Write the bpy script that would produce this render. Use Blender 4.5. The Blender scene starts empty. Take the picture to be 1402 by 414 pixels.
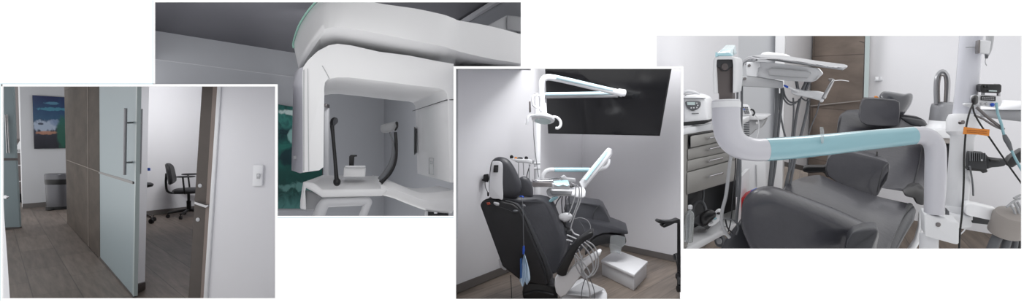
import bpy, bmesh, math, random
from mathutils import Vector, Matrix
random.seed(7)
sc = bpy.context.scene
COL = sc.collection
F = 700.0
CX, CY = 701.0, 207.0
CAM = Vector((0, 0, 1.5))

def P(px, py, d):
    """the point at depth d seen at picture position (px, py)"""
    return Vector(((px - CX) / F * d, d, CAM.z + (CY - py) / F * d))

def cat(pts, n=6, closed=False):
    """catmull-rom through tuples/vectors"""
    pts = [Vector(p) for p in pts]
    m = len(pts)
    if m < 3: return pts
    out = []
    rng = m if closed else m - 1
    for i in range(rng):
        if closed:
            p0, p1, p2, p3 = pts[(i-1) % m], pts[i], pts[(i+1) % m], pts[(i+2) % m]
        else:
            p1, p2 = pts[i], pts[i+1]
            p0 = pts[i-1] if i > 0 else p1 * 2 - p2
            p3 = pts[i+2] if i + 2 < m else p2 * 2 - p1
        for k in range(n):
            t = k / n
            out.append(0.5 * ((2*p1) + (p2-p0)*t + (2*p0-5*p1+4*p2-p3)*t*t + (3*p1-p0-3*p2+p3)*t*t*t))
    if not closed: out.append(pts[-1])
    return out

class Room:
    """a room whose horizon lies at picture height H; its floor is h below the eye"""
    def __init__(s, H, h=1.5):
        s.s = (CY - H) / F
        s.U = Vector((0, -s.s, 1)).normalized()
        s.Fw = Vector((0, 1, s.s)).normalized()
        s.X = Vector((1, 0, 0))
        s.h = h
    def at_h(s, px, py, h):
        """pixel on the horizontal plane h below the eye (negative = above)"""
        d = Vector(((px-CX)/F, 1, (CY-py)/F))
        t = h / -(d.dot(s.U))
        return CAM + d * t
    def fl(s, px, py): return s.at_h(px, py, s.h)
    def wallplane(s, a, b):
        """vertical plane over two floor points"""
        n = (b - a).cross(s.U).normalized()
        return (a, n)

def on(pl, px, py, off=0.0):
    a, n = pl
    d = Vector(((px-CX)/F, 1, (CY-py)/F))
    t = ((a - CAM).dot(n)) / d.dot(n)
    if off:
        sgn = 1 if n.dot(CAM - a) > 0 else -1
        t = ((a + n*sgn*off - CAM).dot(n)) / d.dot(n)
    return CAM + d * t
def plane_d(d): return (Vector((0, d, 0)), Vector((0, 1, 0)))

class MB:
    def __init__(s, M=None):
        s.v = []; s.f = []; s.M = M
    def add(s, vs, fs):
        o = len(s.v)
        for p in vs:
            p = Vector(p)
            s.v.append(s.M @ p if s.M is not None else p)
        for f in fs: s.f.append([i + o for i in f])
        return s
    def poly(s, pts): return s.add(pts, [list(range(len(pts)))])
    def loft(s, rings, cap=True, closed=True):
        n = len(rings[0]); vs = [p for r in rings for p in r]; fs = []
        for i in range(len(rings)-1):
            for j in range(n if closed else n-1):
                k = (j+1) % n
                fs.append([i*n+j, i*n+k, (i+1)*n+k, (i+1)*n+j])
        if cap and closed:
            fs.append(list(range(n))[::-1]); fs.append([(len(rings)-1)*n+j for j in range(n)])
        return s.add(vs, fs)
    def prism(s, pts, vec):
        pts = [Vector(p) for p in pts]
        return s.loft([pts, [p + Vector(vec) for p in pts]])
    def box(s, o, a, b, c):
        o, a, b, c = map(Vector, (o, a, b, c))
        return s.prism([o, o+a, o+a+b, o+b], c)
    def cbox(s, c, sx, sy, sz):
        x, y, z = sx/2, sy/2, sz/2; c = Vector(c)
        return s.prism([c+Vector(p) for p in ((-x,-y,-z),(x,-y,-z),(x,y,-z),(-x,y,-z))], (0,0,sz))
    def tube(s, pts, r, seg=12, smooth=6, cap=True, flat=1.0):
        n0 = len(pts)
        rs = [r]*n0 if not isinstance(r, (list, tuple)) else list(r)
        q = [Vector((*Vector(p), )) for p in pts]
        if smooth > 1 and n0 > 2:
            P4 = [Vector((p.x, p.y, p.z, rr)) for p, rr in zip(q, rs)]
            c = []
            m = n0
            for i in range(m-1):
                p1, p2 = P4[i], P4[i+1]
                p0 = P4[i-1] if i > 0 else p1*2-p2
                p3 = P4[i+2] if i+2 < m else p2*2-p1
                for k in range(smooth):
                    t = k/smooth
                    c.append(0.5*((2*p1)+(p2-p0)*t+(2*p0-5*p1+4*p2-p3)*t*t+(3*p1-p0-3*p2+p3)*t*t*t))
            c.append(P4[-1])
            q = [Vector(p[:3]) for p in c]; rs = [max(1e-4, p[3]) for p in c]
        tg = []
        for i in range(len(q)):
            a = q[max(0, i-1)]; b = q[min(len(q)-1, i+1)]
            t = (b-a); tg.append(t.normalized() if t.length > 1e-9 else Vector((0,0,1)))
        up = Vector((0, 1, 0)) if abs(tg[0].y) < .8 else Vector((0, 0, 1))
        nrm = (up - tg[0]*up.dot(tg[0])).normalized()
        rings = []
        for i in range(len(q)):
            nrm = (nrm - tg[i]*nrm.dot(tg[i])).normalized()
            bi = tg[i].cross(nrm)
            rings.append([q[i] + (nrm*math.cos(2*math.pi*k/seg)*flat + bi*math.sin(2*math.pi*k/seg))*rs[i] for k in range(seg)])
        return s.loft(rings, cap)
    def lathe(s, o, ax, prof, seg=24, cap=True):
        o = Vector(o); ax = Vector(ax).normalized()
        t = Vector((1,0,0)) if abs(ax.x) < .8 else Vector((0,1,0))
        a = (t - ax*t.dot(ax)).normalized(); b = ax.cross(a)
        return s.loft([[o + ax*h + (a*math.cos(2*math.pi*k/seg) + b*math.sin(2*math.pi*k/seg))*max(r, 1e-4) for k in range(seg)] for r, h in prof], cap)
    def ell(s, c, ax, ay, az, n=14, e=1.0):
        c, ax, ay, az = map(Vector, (c, ax, ay, az))
        sp = lambda v: math.copysign(abs(v)**e, v)
        rings = []
        for i in range(1, n):
            th = -math.pi/2 + math.pi*i/n
            rings.append([c + ax*sp(math.cos(th))*sp(math.cos(2*math.pi*k/(2*n))) + ay*sp(math.cos(th))*sp(math.sin(2*math.pi*k/(2*n))) + az*sp(math.sin(th)) for k in range(2*n)])
        return s.loft(rings)
    # ---- shapes given by what the picture shows, with a depth and a real thickness
    def slab(s, px, d, vec):
        """outline at depth d (number, or plane), pushed back along vec"""
        pts = [P(p[0], p[1], p[2] if len(p) > 2 else d) if not isinstance(d, tuple) else on(d, p[0], p[1]) for p in px]
        return s.prism(pts, vec)
    def puff(s, px, d, th, back=None, n=5, e=.75, sm=4, vec=None):
        """a cushion: outline inflated toward the eye by th and away by back"""
        if sm > 1: px = [tuple(p) for p in cat([(p[0], p[1], p[2] if len(p) > 2 else d) for p in px], sm, True)]
        pts = [P(p[0], p[1], p[2] if len(p) > 2 else d) for p in px]
        c = sum(pts, Vector())/len(pts)
        vec = (c-CAM).normalized() if vec is None else vec
        back = th if back is None else back
        rings = []
        for k in range(-n, n+1):
            a = math.pi/2*k/n
            sc_ = max(.02, math.cos(a)**e) if abs(k) < n else .02
            off = -math.sin(-a)
            o = vec*(off*(back if off > 0 else th))
            rings.append([c + (p-c)*sc_ + o for p in pts])
        return s.loft(rings)
    def wire(s, px, d, rp, seg=10, smooth=6):
        """tube by picture positions; rp = radius in picture units"""
        pts = [(p[0], p[1], p[2] if len(p) > 2 else d) for p in px]
        rr = rp if isinstance(rp, (list, tuple)) else [rp]*len(pts)
        return s.tube([P(*p) for p in pts], [r*p[2]/F for r, p in zip(rr, pts)], seg, smooth)

def build(mb, name, mat, parent=None, bevel=0, seg=2, sub=0, smooth=True, uv=None, angle=35, label=None, M=None):
    me = bpy.data.meshes.new(name)
    r = parent
    while r is not None and r.parent is not None: r = r.parent
    off = r.location.copy() if r is not None else Vector()
    loc = Vector()
    if parent is None:                    # a thing that is one mesh: origin at its base
        xs = [v.x for v in mb.v]; ys = [v.y for v in mb.v]; zs = [v.z for v in mb.v]
        if uv is None:
            loc = Vector(((min(xs)+max(xs))/2, (min(ys)+max(ys))/2, min(zs)))
        off = loc
    me.from_pydata([v - off for v in mb.v], [], mb.f)
    bm = bmesh.new(); bm.from_mesh(me)
    bmesh.ops.recalc_face_normals(bm, faces=bm.faces)
    if uv is not None:
        o, a, b = map(Vector, uv)
        lay = bm.loops.layers.uv.new('UVMap')
        for f in bm.faces:
            for l in f.loops:
                q = l.vert.co + off - o
                l[lay].uv = (q.dot(a), q.dot(b))
    for f in bm.faces: f.smooth = smooth
    if smooth:
        lim = math.radians(angle)
        for e in bm.edges:
            if len(e.link_faces) == 2 and e.calc_face_angle(0) > lim: e.smooth = False
    bm.to_mesh(me); bm.free()
    o = bpy.data.objects.new(name, me); COL.objects.link(o)
    o.location = loc
    if parent is not None: o.parent = parent
    if mat is not None: me.materials.append(mat)
    if bevel:
        m = o.modifiers.new('bevel', 'BEVEL'); m.width = bevel; m.segments = seg; m.limit_method = 'ANGLE'; m.angle_limit = math.radians(30)
        m.harden_normals = False
        for p in me.polygons: p.use_smooth = True
        if smooth:
            bm = bmesh.new(); bm.from_mesh(me)
            for e in bm.edges: e.smooth = True
            bm.to_mesh(me); bm.free()
    if sub:
        m = o.modifiers.new('sub', 'SUBSURF'); m.levels = sub; m.render_levels = sub
    if label: o['label'] = label
    return o

def thing(name, label, category, loc, group=None):
    o = bpy.data.objects.new(name, None); COL.objects.link(o)
    o.location = loc; o.empty_display_size = .1
    o['label'] = label; o['category'] = category
    if group: o['group'] = group
    return o
def tag(o, label, category, group=None):
    o['label'] = label; o['category'] = category
    if group: o['group'] = group
    return o
def struct(o):
    o['kind'] = 'structure'; return o

# ------------------------------------------------------------ materials
def srgb(r, g, b):
    f = lambda c: (c/255/12.92) if c/255 <= .04045 else ((c/255+.055)/1.055)**2.4
    return (f(r), f(g), f(b), 1)
def mat(name, rgb, rough=.5, metal=0, noise=0, nscale=8, bump=0, trans=0, spec=.5, coat=0, emit=None, ior=1.45):
    m = bpy.data.materials.new(name); m.use_nodes = True
    nt = m.node_tree; b = nt.nodes['Principled BSDF']
    c = srgb(*rgb)
    b.inputs['Base Color'].default_value = c
    b.inputs['Roughness'].default_value = rough
    b.inputs['Metallic'].default_value = metal
    b.inputs['Specular IOR Level'].default_value = spec
    b.inputs['Transmission Weight'].default_value = trans
    b.inputs['Coat Weight'].default_value = coat
    b.inputs['IOR'].default_value = ior
    tc = nt.nodes.new('ShaderNodeTexCoord')
    n = nt.nodes.new('ShaderNodeTexNoise'); n.inputs['Scale'].default_value = nscale; n.inputs['Detail'].default_value = 4
    nt.links.new(tc.outputs['Object'], n.inputs['Vector'])
    if noise:
        r = nt.nodes.new('ShaderNodeMapRange')
        r.inputs['To Min'].default_value = 1-noise; r.inputs['To Max'].default_value = 1+noise
        nt.links.new(n.outputs['Fac'], r.inputs['Value'])
        mx = nt.nodes.new('ShaderNodeMix'); mx.data_type = 'RGBA'; mx.blend_type = 'MULTIPLY'
        mx.inputs['Factor'].default_value = 1; mx.inputs['A'].default_value = c
        cmb = nt.nodes.new('ShaderNodeCombineColor')
        for k in ('Red', 'Green', 'Blue'): nt.links.new(r.outputs['Result'], cmb.inputs[k])
        nt.links.new(cmb.outputs['Color'], mx.inputs['B'])
        nt.links.new(mx.outputs['Result'], b.inputs['Base Color'])
    if bump:
        bp = nt.nodes.new('ShaderNodeBump'); bp.inputs['Strength'].default_value = bump; bp.inputs['Distance'].default_value = .01
        nt.links.new(n.outputs['Fac'], bp.inputs['Height']); nt.links.new(bp.outputs['Normal'], b.inputs['Normal'])
    if emit:
        b.inputs['Emission Color'].default_value = srgb(*rgb); b.inputs['Emission Strength'].default_value = emit
    return m

def plank_mat(name, c1, c2, mortar, bw, bh, rough=.45, gap=.006, streak=(1.2, 14), offset=.5, spec=.5):
    m = bpy.data.materials.new(name); m.use_nodes = True
    nt = m.node_tree; b = nt.nodes['Principled BSDF']; L = nt.links.new
    tc = nt.nodes.new('ShaderNodeTexCoord')
    br = nt.nodes.new('ShaderNodeTexBrick'); br.offset = offset
    br.inputs['Scale'].default_value = 1; br.inputs['Brick Width'].default_value = bw; br.inputs['Row Height'].default_value = bh
    br.inputs['Mortar Size'].default_value = gap; br.inputs['Mortar Smooth'].default_value = .1
    br.inputs['Color1'].default_value = srgb(*c1); br.inputs['Color2'].default_value = srgb(*c2); br.inputs['Mortar'].default_value = srgb(*mortar)
    L(tc.outputs['UV'], br.inputs['Vector'])
    mp = nt.nodes.new('ShaderNodeMapping'); mp.inputs['Scale'].default_value = (streak[0], streak[1], 1)
    L(tc.outputs['UV'], mp.inputs['Vector'])
    n = nt.nodes.new('ShaderNodeTexNoise'); n.inputs['Scale'].default_value = 1.5; n.inputs['Detail'].default_value = 7; n.inputs['Roughness'].default_value = .6
    L(mp.outputs['Vector'], n.inputs['Vector'])
    r = nt.nodes.new('ShaderNodeMapRange'); r.inputs['From Min'].default_value = .25; r.inputs['From Max'].default_value = .75
    r.inputs['To Min'].default_value = .62; r.inputs['To Max'].default_value = 1.38
    L(n.outputs['Fac'], r.inputs['Value'])
    mx = nt.nodes.new('ShaderNodeMix'); mx.data_type = 'RGBA'; mx.blend_type = 'MULTIPLY'; mx.inputs['Factor'].default_value = 1
    cmb = nt.nodes.new('ShaderNodeCombineColor')
    for k in ('Red', 'Green', 'Blue'): L(r.outputs['Result'], cmb.inputs[k])
    L(br.outputs['Color'], mx.inputs['A']); L(cmb.outputs['Color'], mx.inputs['B'])
    L(mx.outputs['Result'], b.inputs['Base Color'])
    b.inputs['Roughness'].default_value = rough; b.inputs['Specular IOR Level'].default_value = spec
    return m

W = {}
W['page'] = mat('page_white', (252, 252, 252), .9)
W['frame'] = mat('frame_white', (252, 252, 252), .6)
W['frame_line'] = mat('frame_line', (196, 220, 228), .6)
W['wall'] = mat('wall_paint', (222, 222, 226), .75, noise=.015, nscale=3)
W['wall_grey'] = mat('wall_paint_grey', (196, 198, 202), .75, noise=.015, nscale=3)
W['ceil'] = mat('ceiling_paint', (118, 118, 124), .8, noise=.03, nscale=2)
W['white'] = mat('white_enamel', (232, 233, 236), .3, spec=.5, coat=.2)
W['white2'] = mat('white_plastic', (214, 215, 218), .4)
W['whitegrey'] = mat('grey_plastic', (176, 177, 180), .42)
W['taupe'] = mat('taupe_plastic', (150, 144, 140), .5)
W['film'] = mat('blue_film', (172, 212, 222), .18, coat=.6)
W['filmdark'] = mat('teal_film', (132, 174, 184), .15, coat=.8)
W['leather'] = mat('charcoal_leather', (57, 57, 63), .33, noise=.08, nscale=40, bump=.12, coat=.15)
W['leather_p3'] = mat('graphite_leather', (60, 61, 66), .4, noise=.08, nscale=40, bump=.12)
W['black'] = mat('black_plastic', (26, 26, 28), .35, noise=.05, nscale=20)
W['blackcloth'] = mat('black_cover', (30, 30, 33), .5, noise=.12, nscale=9, bump=.3)
W['rubber'] = mat('dark_rubber', (46, 47, 50), .6)
W['hose'] = mat('grey_hose', (162, 163, 166), .45)
W['hosedark'] = mat('dark_grey_hose', (96, 98, 102), .5)
W['silver'] = mat('silver_paint', (146, 147, 151), .3, metal=.35)
W['steel'] = mat('brushed_steel', (178, 178, 180), .28, metal=.9)
W['steeldark'] = mat('dark_steel', (120, 116, 116), .35, metal=.8)
W['chrome'] = mat('chrome', (215, 215, 218), .12, metal=1)
W['screen'] = mat('screen_glass', (14, 14, 16), .12, spec=.6)
W['base'] = mat('baseboard_grey', (104, 100, 98), .5)
W['basedark'] = mat('baseboard_dark', (70, 64, 62), .4)
W['orange'] = mat('orange_tag', (205, 128, 50), .6)
W['red'] = mat('red_plastic', (176, 28, 34), .4)
W['blue'] = mat('blue_plastic', (40, 84, 190), .4)
W['clear'] = mat('clear_plastic', (225, 230, 232), .15, trans=.8)
W['maskblue'] = mat('mask_blue', (184, 206, 226), .8, bump=.3, nscale=60)
W['filmpale'] = mat('pale_film', (196, 220, 228), .2, coat=.5)
W['lcd'] = mat('lcd_glass', (190, 205, 205), .2)
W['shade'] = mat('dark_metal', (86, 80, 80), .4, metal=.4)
W['frost'] = mat('frosted_glass', (164, 180, 186), .32, trans=.25, ior=1.3)
W['glassedge'] = mat('glass_edge', (176, 188, 189), .3)
W['mint'] = mat('mint_edge', (176, 230, 212), .3)
# ============================================================ the white display wall and its four framed openings
D0 = 1.5
R1 = (0.5, 114.5, 380, 412)      # outer edges of the four frames
R2 = (209, 0.5, 716, 299)
R3 = (621, 91, 935.5, 413)
R4 = (896.5, 46.5, 1401.3, 343)
def inside(x, y):
    return any(r[0] < x < r[2] and r[1] < y < r[3] for r in (R1, R2, R3, R4))
xs = sorted({-500, 1900, *(r[i] for r in (R1, R2, R3, R4) for i in (0, 2))})
ys = sorted({-420, 860, *(r[i] for r in (R1, R2, R3, R4) for i in (1, 3))})
pw = MB()
idx = {}
vs = []; fs = []
def gv(i, j, d):
    k = (i, j, d)
    if k not in idx:
        idx[k] = len(vs)
        p = P(xs[i], ys[j], D0); vs.append(Vector((p.x, D0 + d, p.z)))
    return idx[k]
solid = {(i, j): not inside((xs[i]+xs[i+1])/2, (ys[j]+ys[j+1])/2) for i in range(len(xs)-1) for j in range(len(ys)-1)}
for (i, j), s_ in solid.items():
    if not s_: continue
    fs.append([gv(i, j, 0), gv(i+1, j, 0), gv(i+1, j+1, 0), gv(i, j+1, 0)])
    fs.append([gv(i, j, .002), gv(i, j+1, .002), gv(i+1, j+1, .002), gv(i+1, j, .002)])
    for (di, dj, a, b) in ((-1, 0, (i, j), (i, j+1)), (1, 0, (i+1, j), (i+1, j+1)), (0, -1, (i, j), (i+1, j)), (0, 1, (i, j+1), (i+1, j+1))):
        if not solid.get((i+di, j+dj), False):
            fs.append([gv(*a, 0), gv(*b, 0), gv(*b, .002), gv(*a, .002)])
pw.add(vs, fs)
struct(build(pw, 'wall_front', W['page'], smooth=False))

def bar(mb, x0, y0, x1, y1, f=-.001, b=.002):
    a = [P(x0, y0, D0), P(x1, y0, D0), P(x1, y1, D0), P(x0, y1, D0)]
    mb.prism([p + Vector((0, f, 0)) for p in a], (0, b - f, 0))
def ring(rects, name, m, f, b=.002):
    mb = MB()
    for r in rects: bar(mb, *r, f, b)
    return struct(build(mb, name, m, smooth=False))
x0, y0, x1, y1 = R1
ring([(x0+2, y0+1, x1, y0+4), (x0+1, y1-3, x1, y1), (x0+1, y0+1, x0+3.5, y1-3), (x1-3, y0+4, x1, y1-3)], 'trim_1', W['frame'], -.0015)
ring([(x0, y0, 209, y0+1), (x0, y0+1, x0+1, y1)], 'trim_2', W['frame_line'], -.001)
x0, y0, x1, y1 = R2
ring([(x0+.8, y0, x1, y0+2.5), (x0+.8, y0+2.5, x0+3, 114.5), (x1-3, y0+2.5, x1, 91), (380, y1-3, 621, y1-1)], 'trim_3', W['frame'], -.0008)
ring([(380, y1-1, 621, y1), (x0, y0, x0+.8, 114.5)], 'trim_4', W['frame_line'], -.0006)
x0, y0, x1, y1 = R3
ring([(x0, y0, x1, y0+3.3), (x0, y1-3, x1, y1), (x0, y0+3.3, x0+3.3, y1-3), (x1-3.3, y0+3.3, x1, y1-3)], 'trim_5', W['frame'], -.0015)
x0, y0, x1, y1 = R4
ring([(x0, y0, x1, y0+2.5), (x0, y0+2.5, x0+2.5, 91), (x1-2.5, y0+2.5, x1, y1), (935.5, y1-2, x1-2.5, y1)], 'trim_6', W['frame'], -.0008)

# partitions that part one room from the next, behind the frames
def partition(name, a, b, d0, d1, t=(1.6, 0), m='wall'):
    """a thin wall running back from the line a-b of the front wall"""
    mb = MB()
    q = [(a[0], a[1]), (b[0], b[1]), (b[0]+t[0], b[1]+t[1]), (a[0]+t[0], a[1]+t[1])]
    mb.loft([[P(x, y, d0) for x, y in q], [P(x, y, d1) for x, y in q]])
    return struct(build(mb, name, W[m], smooth=False))
DP = D0 + .003
partition('wall_right', (378, 115.7), (378, 470), DP, 11)
partition('wall_top', (205, 115.7), (379.6, 115.7), DP, 11, (0, 1.5))
partition('wall_left', (621.8, 92), (621.8, 500), DP, 8.5)
partition('wall_top', (621.8, 92), (716, 92), DP, 8.5, (0, 1.6))
partition('wall_right', (933.2, 92.5), (933.2, 480), DP, 8.5)
# ============================================================ corridor with the frosted glass door (left opening)
r1 = Room(182)
U = r1.U
# floor
plank1 = plank_mat('corridor_floor', (112, 102, 95), (98, 89, 83), (74, 67, 63), 1.25, .32, .5, .004, spec=.35)
wa, wb = r1.fl(92, 306), r1.fl(181, 405)
fd = (wa - wb).normalized()
fs_ = fd.cross(U).normalized()
def flo(px, d):            # floor point below picture column px at depth d
    t = 1
    z = CAM + Vector(((px-CX)/F, 1, 0))*d
    return z - U*((z - (CAM - U*1.5)).dot(U))/1.0 if False else Vector((z.x, z.y, (CAM.z - 1.5/U.z) + (-U.y/U.z)*z.y))
m = MB().prism([flo(-60, 1.7), flo(377, 1.7), flo(377, 13.5), flo(-60, 13.5)], -U*.05)
struct(build(m, 'floor', plank1, smooth=False, uv=(wb, fd, fs_)))
# far wall with the sea picture
fa, fb = r1.fl(30, 286), r1.fl(92, 281)
farw = r1.wallplane(fa, fb)
Fw = Vector((0, 1, 0))
m = MB().prism([on(farw, 26, 60), on(farw, 30.8, 286.2), on(farw, 145, 277.5), on(farw, 145, 60)], Fw*.12)
struct(build(m, 'wall_back', W['wall_grey'], smooth=False))
m = MB().prism([on(farw, 31, 286, .02), on(farw, 31, 279.5, .02), on(farw, 140, 270.5, .02), on(farw, 140, 277.6, .02)], Fw*.02)
struct(build(m, 'baseboard_back', W['base'], smooth=False))
# end of the far passage, left of that wall
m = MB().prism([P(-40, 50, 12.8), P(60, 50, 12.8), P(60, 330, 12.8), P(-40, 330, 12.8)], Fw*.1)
struct(build(m, 'wall_far', W['shade'], smooth=False))  # dark colour stands in for the darkness of the opening
m = MB().slab([(24.6, 112), (26.6, 112), (31.5, 284), (30, 284)], 10.2, Fw*.08)
struct(build(m, 'trim_7', W['white'], smooth=False))
m = MB().slab([(17.5, 112), (24.6, 112), (27.2, 190), (21, 190)], 10.6, Fw*.1)
struct(build(m, 'trim_8', W['steeldark'], smooth=False))
# white soap dispenser and grey counter seen past the corner
t = thing('paper_dispenser', 'small white dispenser jutting out above the grey cabinet at the end of the corridor', 'dispenser', P(25, 204, 11))
build(MB().slab([(22.5, 200), (26.5, 193), (28.6, 193), (28.8, 205), (23, 205)], 11, Fw*.16), 'housing', W['white2'], t, bevel=.01)
build(MB().slab([(24, 205), (27, 205), (26.5, 207), (24.3, 207)], 11.02, Fw*.06), 'spout', W['whitegrey'], t)
t = thing('cabinet', 'grey cabinet at the end of the corridor, only its edge showing beside the far wall', 'cabinet', P(26, 284, 11.2))
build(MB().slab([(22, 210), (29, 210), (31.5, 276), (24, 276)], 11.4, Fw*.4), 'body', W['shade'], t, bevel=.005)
build(MB().slab([(21.6, 207.5), (29, 207.5), (29, 210), (21.6, 210)], 11.35, Fw*.45), 'worktop', W['whitegrey'], t, bevel=.004)
for z in (226, 248):
    build(MB().slab([(24.5, z), (27.5, z), (27.6, z+1.2), (24.6, z+1.2)], 11.36, Fw*.04), 'handle', W['steel'], t)
t = thing('waste_bin', 'small black bin on the floor by the grey cabinet at the end of the corridor', 'bin', P(29, 277, 11.1))
q = P(29.3, 277, 11)
build(MB().lathe(q, U, [(.045, 0), (.06, .02), (.075, .16), (.08, .17)], 16), 'bucket', W['black'], t)
build(MB().lathe(q+U*.17, U, [(.082, 0), (.082, .02), (.05, .035)], 16), 'lid', W['rubber'], t)

# picture of the sea
def painting(name, stops, scale, dist, foam, bands='Y'):
    m = bpy.data.materials.new(name); m.use_nodes = True
    nt = m.node_tree; b = nt.nodes['Principled BSDF']; L = nt.links.new
    tc = nt.nodes.new('ShaderNodeTexCoord')
    n = nt.nodes.new('ShaderNodeTexNoise'); n.inputs['Scale'].default_value = scale; n.inputs['Detail'].default_value = 8; n.inputs['Distortion'].default_value = dist
    L(tc.outputs['UV'], n.inputs['Vector'])
    sp = nt.nodes.new('ShaderNodeSeparateXYZ'); L(tc.outputs['UV'], sp.inputs[0])
    a = nt.nodes.new('ShaderNodeMath'); a.operation = 'MULTIPLY_ADD'; a.inputs[1].default_value = .35; L(n.outputs['Fac'], a.inputs[0]); 
    s0 = nt.nodes.new('ShaderNodeMath'); s0.operation = 'SUBTRACT'; s0.inputs[1].default_value = .175; L(sp.outputs[bands], s0.inputs[0])
    L(s0.outputs[0], a.inputs[2])
    cr = nt.nodes.new('ShaderNodeValToRGB'); e = cr.color_ramp.elements
    e[0].position = stops[0][0]; e[0].color = srgb(*stops[0][1]); e[1].position = stops[-1][0]; e[1].color = srgb(*stops[-1][1])
    for p, c in stops[1:-1]:
        k = e.new(p); k.color = srgb(*c)
    L(a.outputs[0], cr.inputs[0])
    last = cr.outputs['Color']
    for (cx, cy, rx, ry, col, w_, wob) in foam:       # soft patches painted in the picture
        mp = nt.nodes.new('ShaderNodeMapping'); mp.vector_type = 'POINT'
        mp.inputs['Location'].default_value = (-cx/rx, -cy/ry, 0); mp.inputs['Scale'].default_value = (1/rx, 1/ry, 0)
        n2 = nt.nodes.new('ShaderNodeTexNoise'); n2.inputs['Scale'].default_value = 9; n2.inputs['Detail'].default_value = 6
        L(tc.outputs['UV'], n2.inputs['Vector'])
        L(tc.outputs['UV'], mp.inputs['Vector'])
        ln = nt.nodes.new('ShaderNodeVectorMath'); ln.operation = 'LENGTH'; L(mp.outputs['Vector'], ln.inputs[0])
        ad = nt.nodes.new('ShaderNodeMath'); ad.operation = 'MULTIPLY_ADD'; ad.inputs[1].default_value = wob
        L(n2.outputs['Fac'], ad.inputs[0]); L(ln.outputs['Value'], ad.inputs[2])
        r = nt.nodes.new('ShaderNodeMapRange'); r.inputs['From Min'].default_value = .75+wob*.5; r.inputs['From Max'].default_value = 1.05+wob*.5
        r.inputs['To Min'].default_value = w_; r.inputs['To Max'].default_value = 0
        L(ad.outputs[0], r.inputs['Value'])
        mx = nt.nodes.new('ShaderNodeMix'); mx.data_type = 'RGBA'; L(r.outputs['Result'], mx.inputs['Factor'])
        L(last, mx.inputs['A']); mx.inputs['B'].default_value = srgb(*col); last = mx.outputs['Result']
    L(last, b.inputs['Base Color']); b.inputs['Roughness'].default_value = .35
    return m
sea1 = painting('sea_picture', [(0, (22, 24, 34)), (.22, (40, 40, 52)), (.42, (60, 66, 84)), (.55, (38, 78, 110)), (.75, (26, 62, 100)), (1, (24, 38, 82))], 3.2, 1.2,
                [(.30, .43, .36, .12, (160, 174, 194), .95, 1.6), (.62, .50, .16, .07, (120, 140, 170), .8, 1.6), (.2, .47, .09, .025, (36, 46, 66), .9, 1.2), (.36, .30, .34, .035, (176, 128, 104), .8, 1.3),
                 (.86, .30, .22, .34, (26, 92, 74), .8, .9), (.6, .75, .5, .035, (70, 140, 160), .7, 1.5), (.55, .86, .25, .03, (90, 150, 175), .6, 1.8)])
o_, ex, ey = on(farw, 46.8, 204, .03), on(farw, 94, 203.2, .03), on(farw, 44.2, 130.5, .03)
A = (ex-o_); B = (ey-o_)
t = thing('sea_picture', 'frameless blue and teal sea picture hung on the far corridor wall', 'picture', o_)
build(MB().prism([o_, ex, on(farw, 94.3, 133.5, .03), ey], Fw*.03), 'canvas', W['black'], t)
build(MB().poly([on(farw, 46.9, 203.8, .031), on(farw, 94, 203, .031), on(farw, 94.2, 133.7, .031), on(farw, 44.3, 130.7, .031)]), 'print', sea1, t, smooth=False, uv=(o_, A/A.length_squared, B/B.length_squared))

W['binsteel'] = mat('bin_steel', (98, 98, 102), .32, metal=.75)
# steel step bin by the far wall
q = r1.fl(80, 286.5)
t = thing('pedal_bin', 'tall stainless steel bin with black lid rim against the far corridor wall', 'bin', q)
sx = q.y/F
def ovalring(c, a, b, n=28): return [c + Vector((math.cos(2*math.pi*k/n)*a, math.sin(2*math.pi*k/n)*b, 0)) for k in range(n)]
a_, b_ = 13.5*sx, 11*sx
build(MB().loft([ovalring(q+U*z, a_, b_) for z in (4*sx, 34*sx)]), 'body', W['binsteel'], t)
build(MB().loft([ovalring(q+U*z, a_*k, b_*k) for z, k in ((0, 1.04), (3.6*sx, 1.05), (4.4*sx, 1.0))]), 'base', W['black'], t)
build(MB().loft([ovalring(q+U*z, a_*k, b_*k) for z, k in ((34*sx, 1.03), (38*sx, 1.08), (41*sx, 1.08))]), 'liner_rim', W['black'], t)
build(MB().loft([ovalring(q+U*z, a_*k, b_*k) for z, k in ((41*sx, 1.1), (47*sx, 1.1), (48.5*sx, 1.02), (49*sx, .8))]), 'lid', W['binsteel'], t)
build(MB().box(q+Vector((-.05, -b_-.07, .0)), (.1, 0, 0), (0, .1, 0), (0, 0, .025)), 'pedal', W['black'], t, bevel=.006)

W['seam'] = mat('cladding_seam', (128, 118, 110), .6)
# wood clad wall
clad = (wb, (wa-wb).cross(U).normalized())
cladm = plank_mat('wall_cladding', (82, 74, 68), (72, 65, 60), (56, 50, 46), 30, 1.12, .7, .005, (.8, 2.2), spec=.15)
ru = (wa-wb).normalized()
m = MB().prism([on(clad, 86.6, 60), on(clad, 92, 306.2), on(clad, 136.5, 353.6), on(clad, 135.2, 40)], Vector((.16, .02, 0)))
struct(build(m, 'wall_left', cladm, smooth=False, uv=(on(clad, 135, 235), ru, U)))
s_ = MB()
s_.prism([on(clad, 91, 219, .006), on(clad, 91, 219.8, .006), on(clad, 135.5, 236.1, .006), on(clad, 135.5, 235.2, .006)], Fw*.01)
struct(build(s_, 'trim_9', W['seam'], smooth=False))
s_ = MB()
s_.prism([on(clad, 119, 60, .004), on(clad, 119.7, 60, .004), on(clad, 121.5, 338, .004), on(clad, 120.8, 337, .004)], Fw*.008)
struct(build(s_, 'trim_10', W['seam'], smooth=False))

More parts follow.
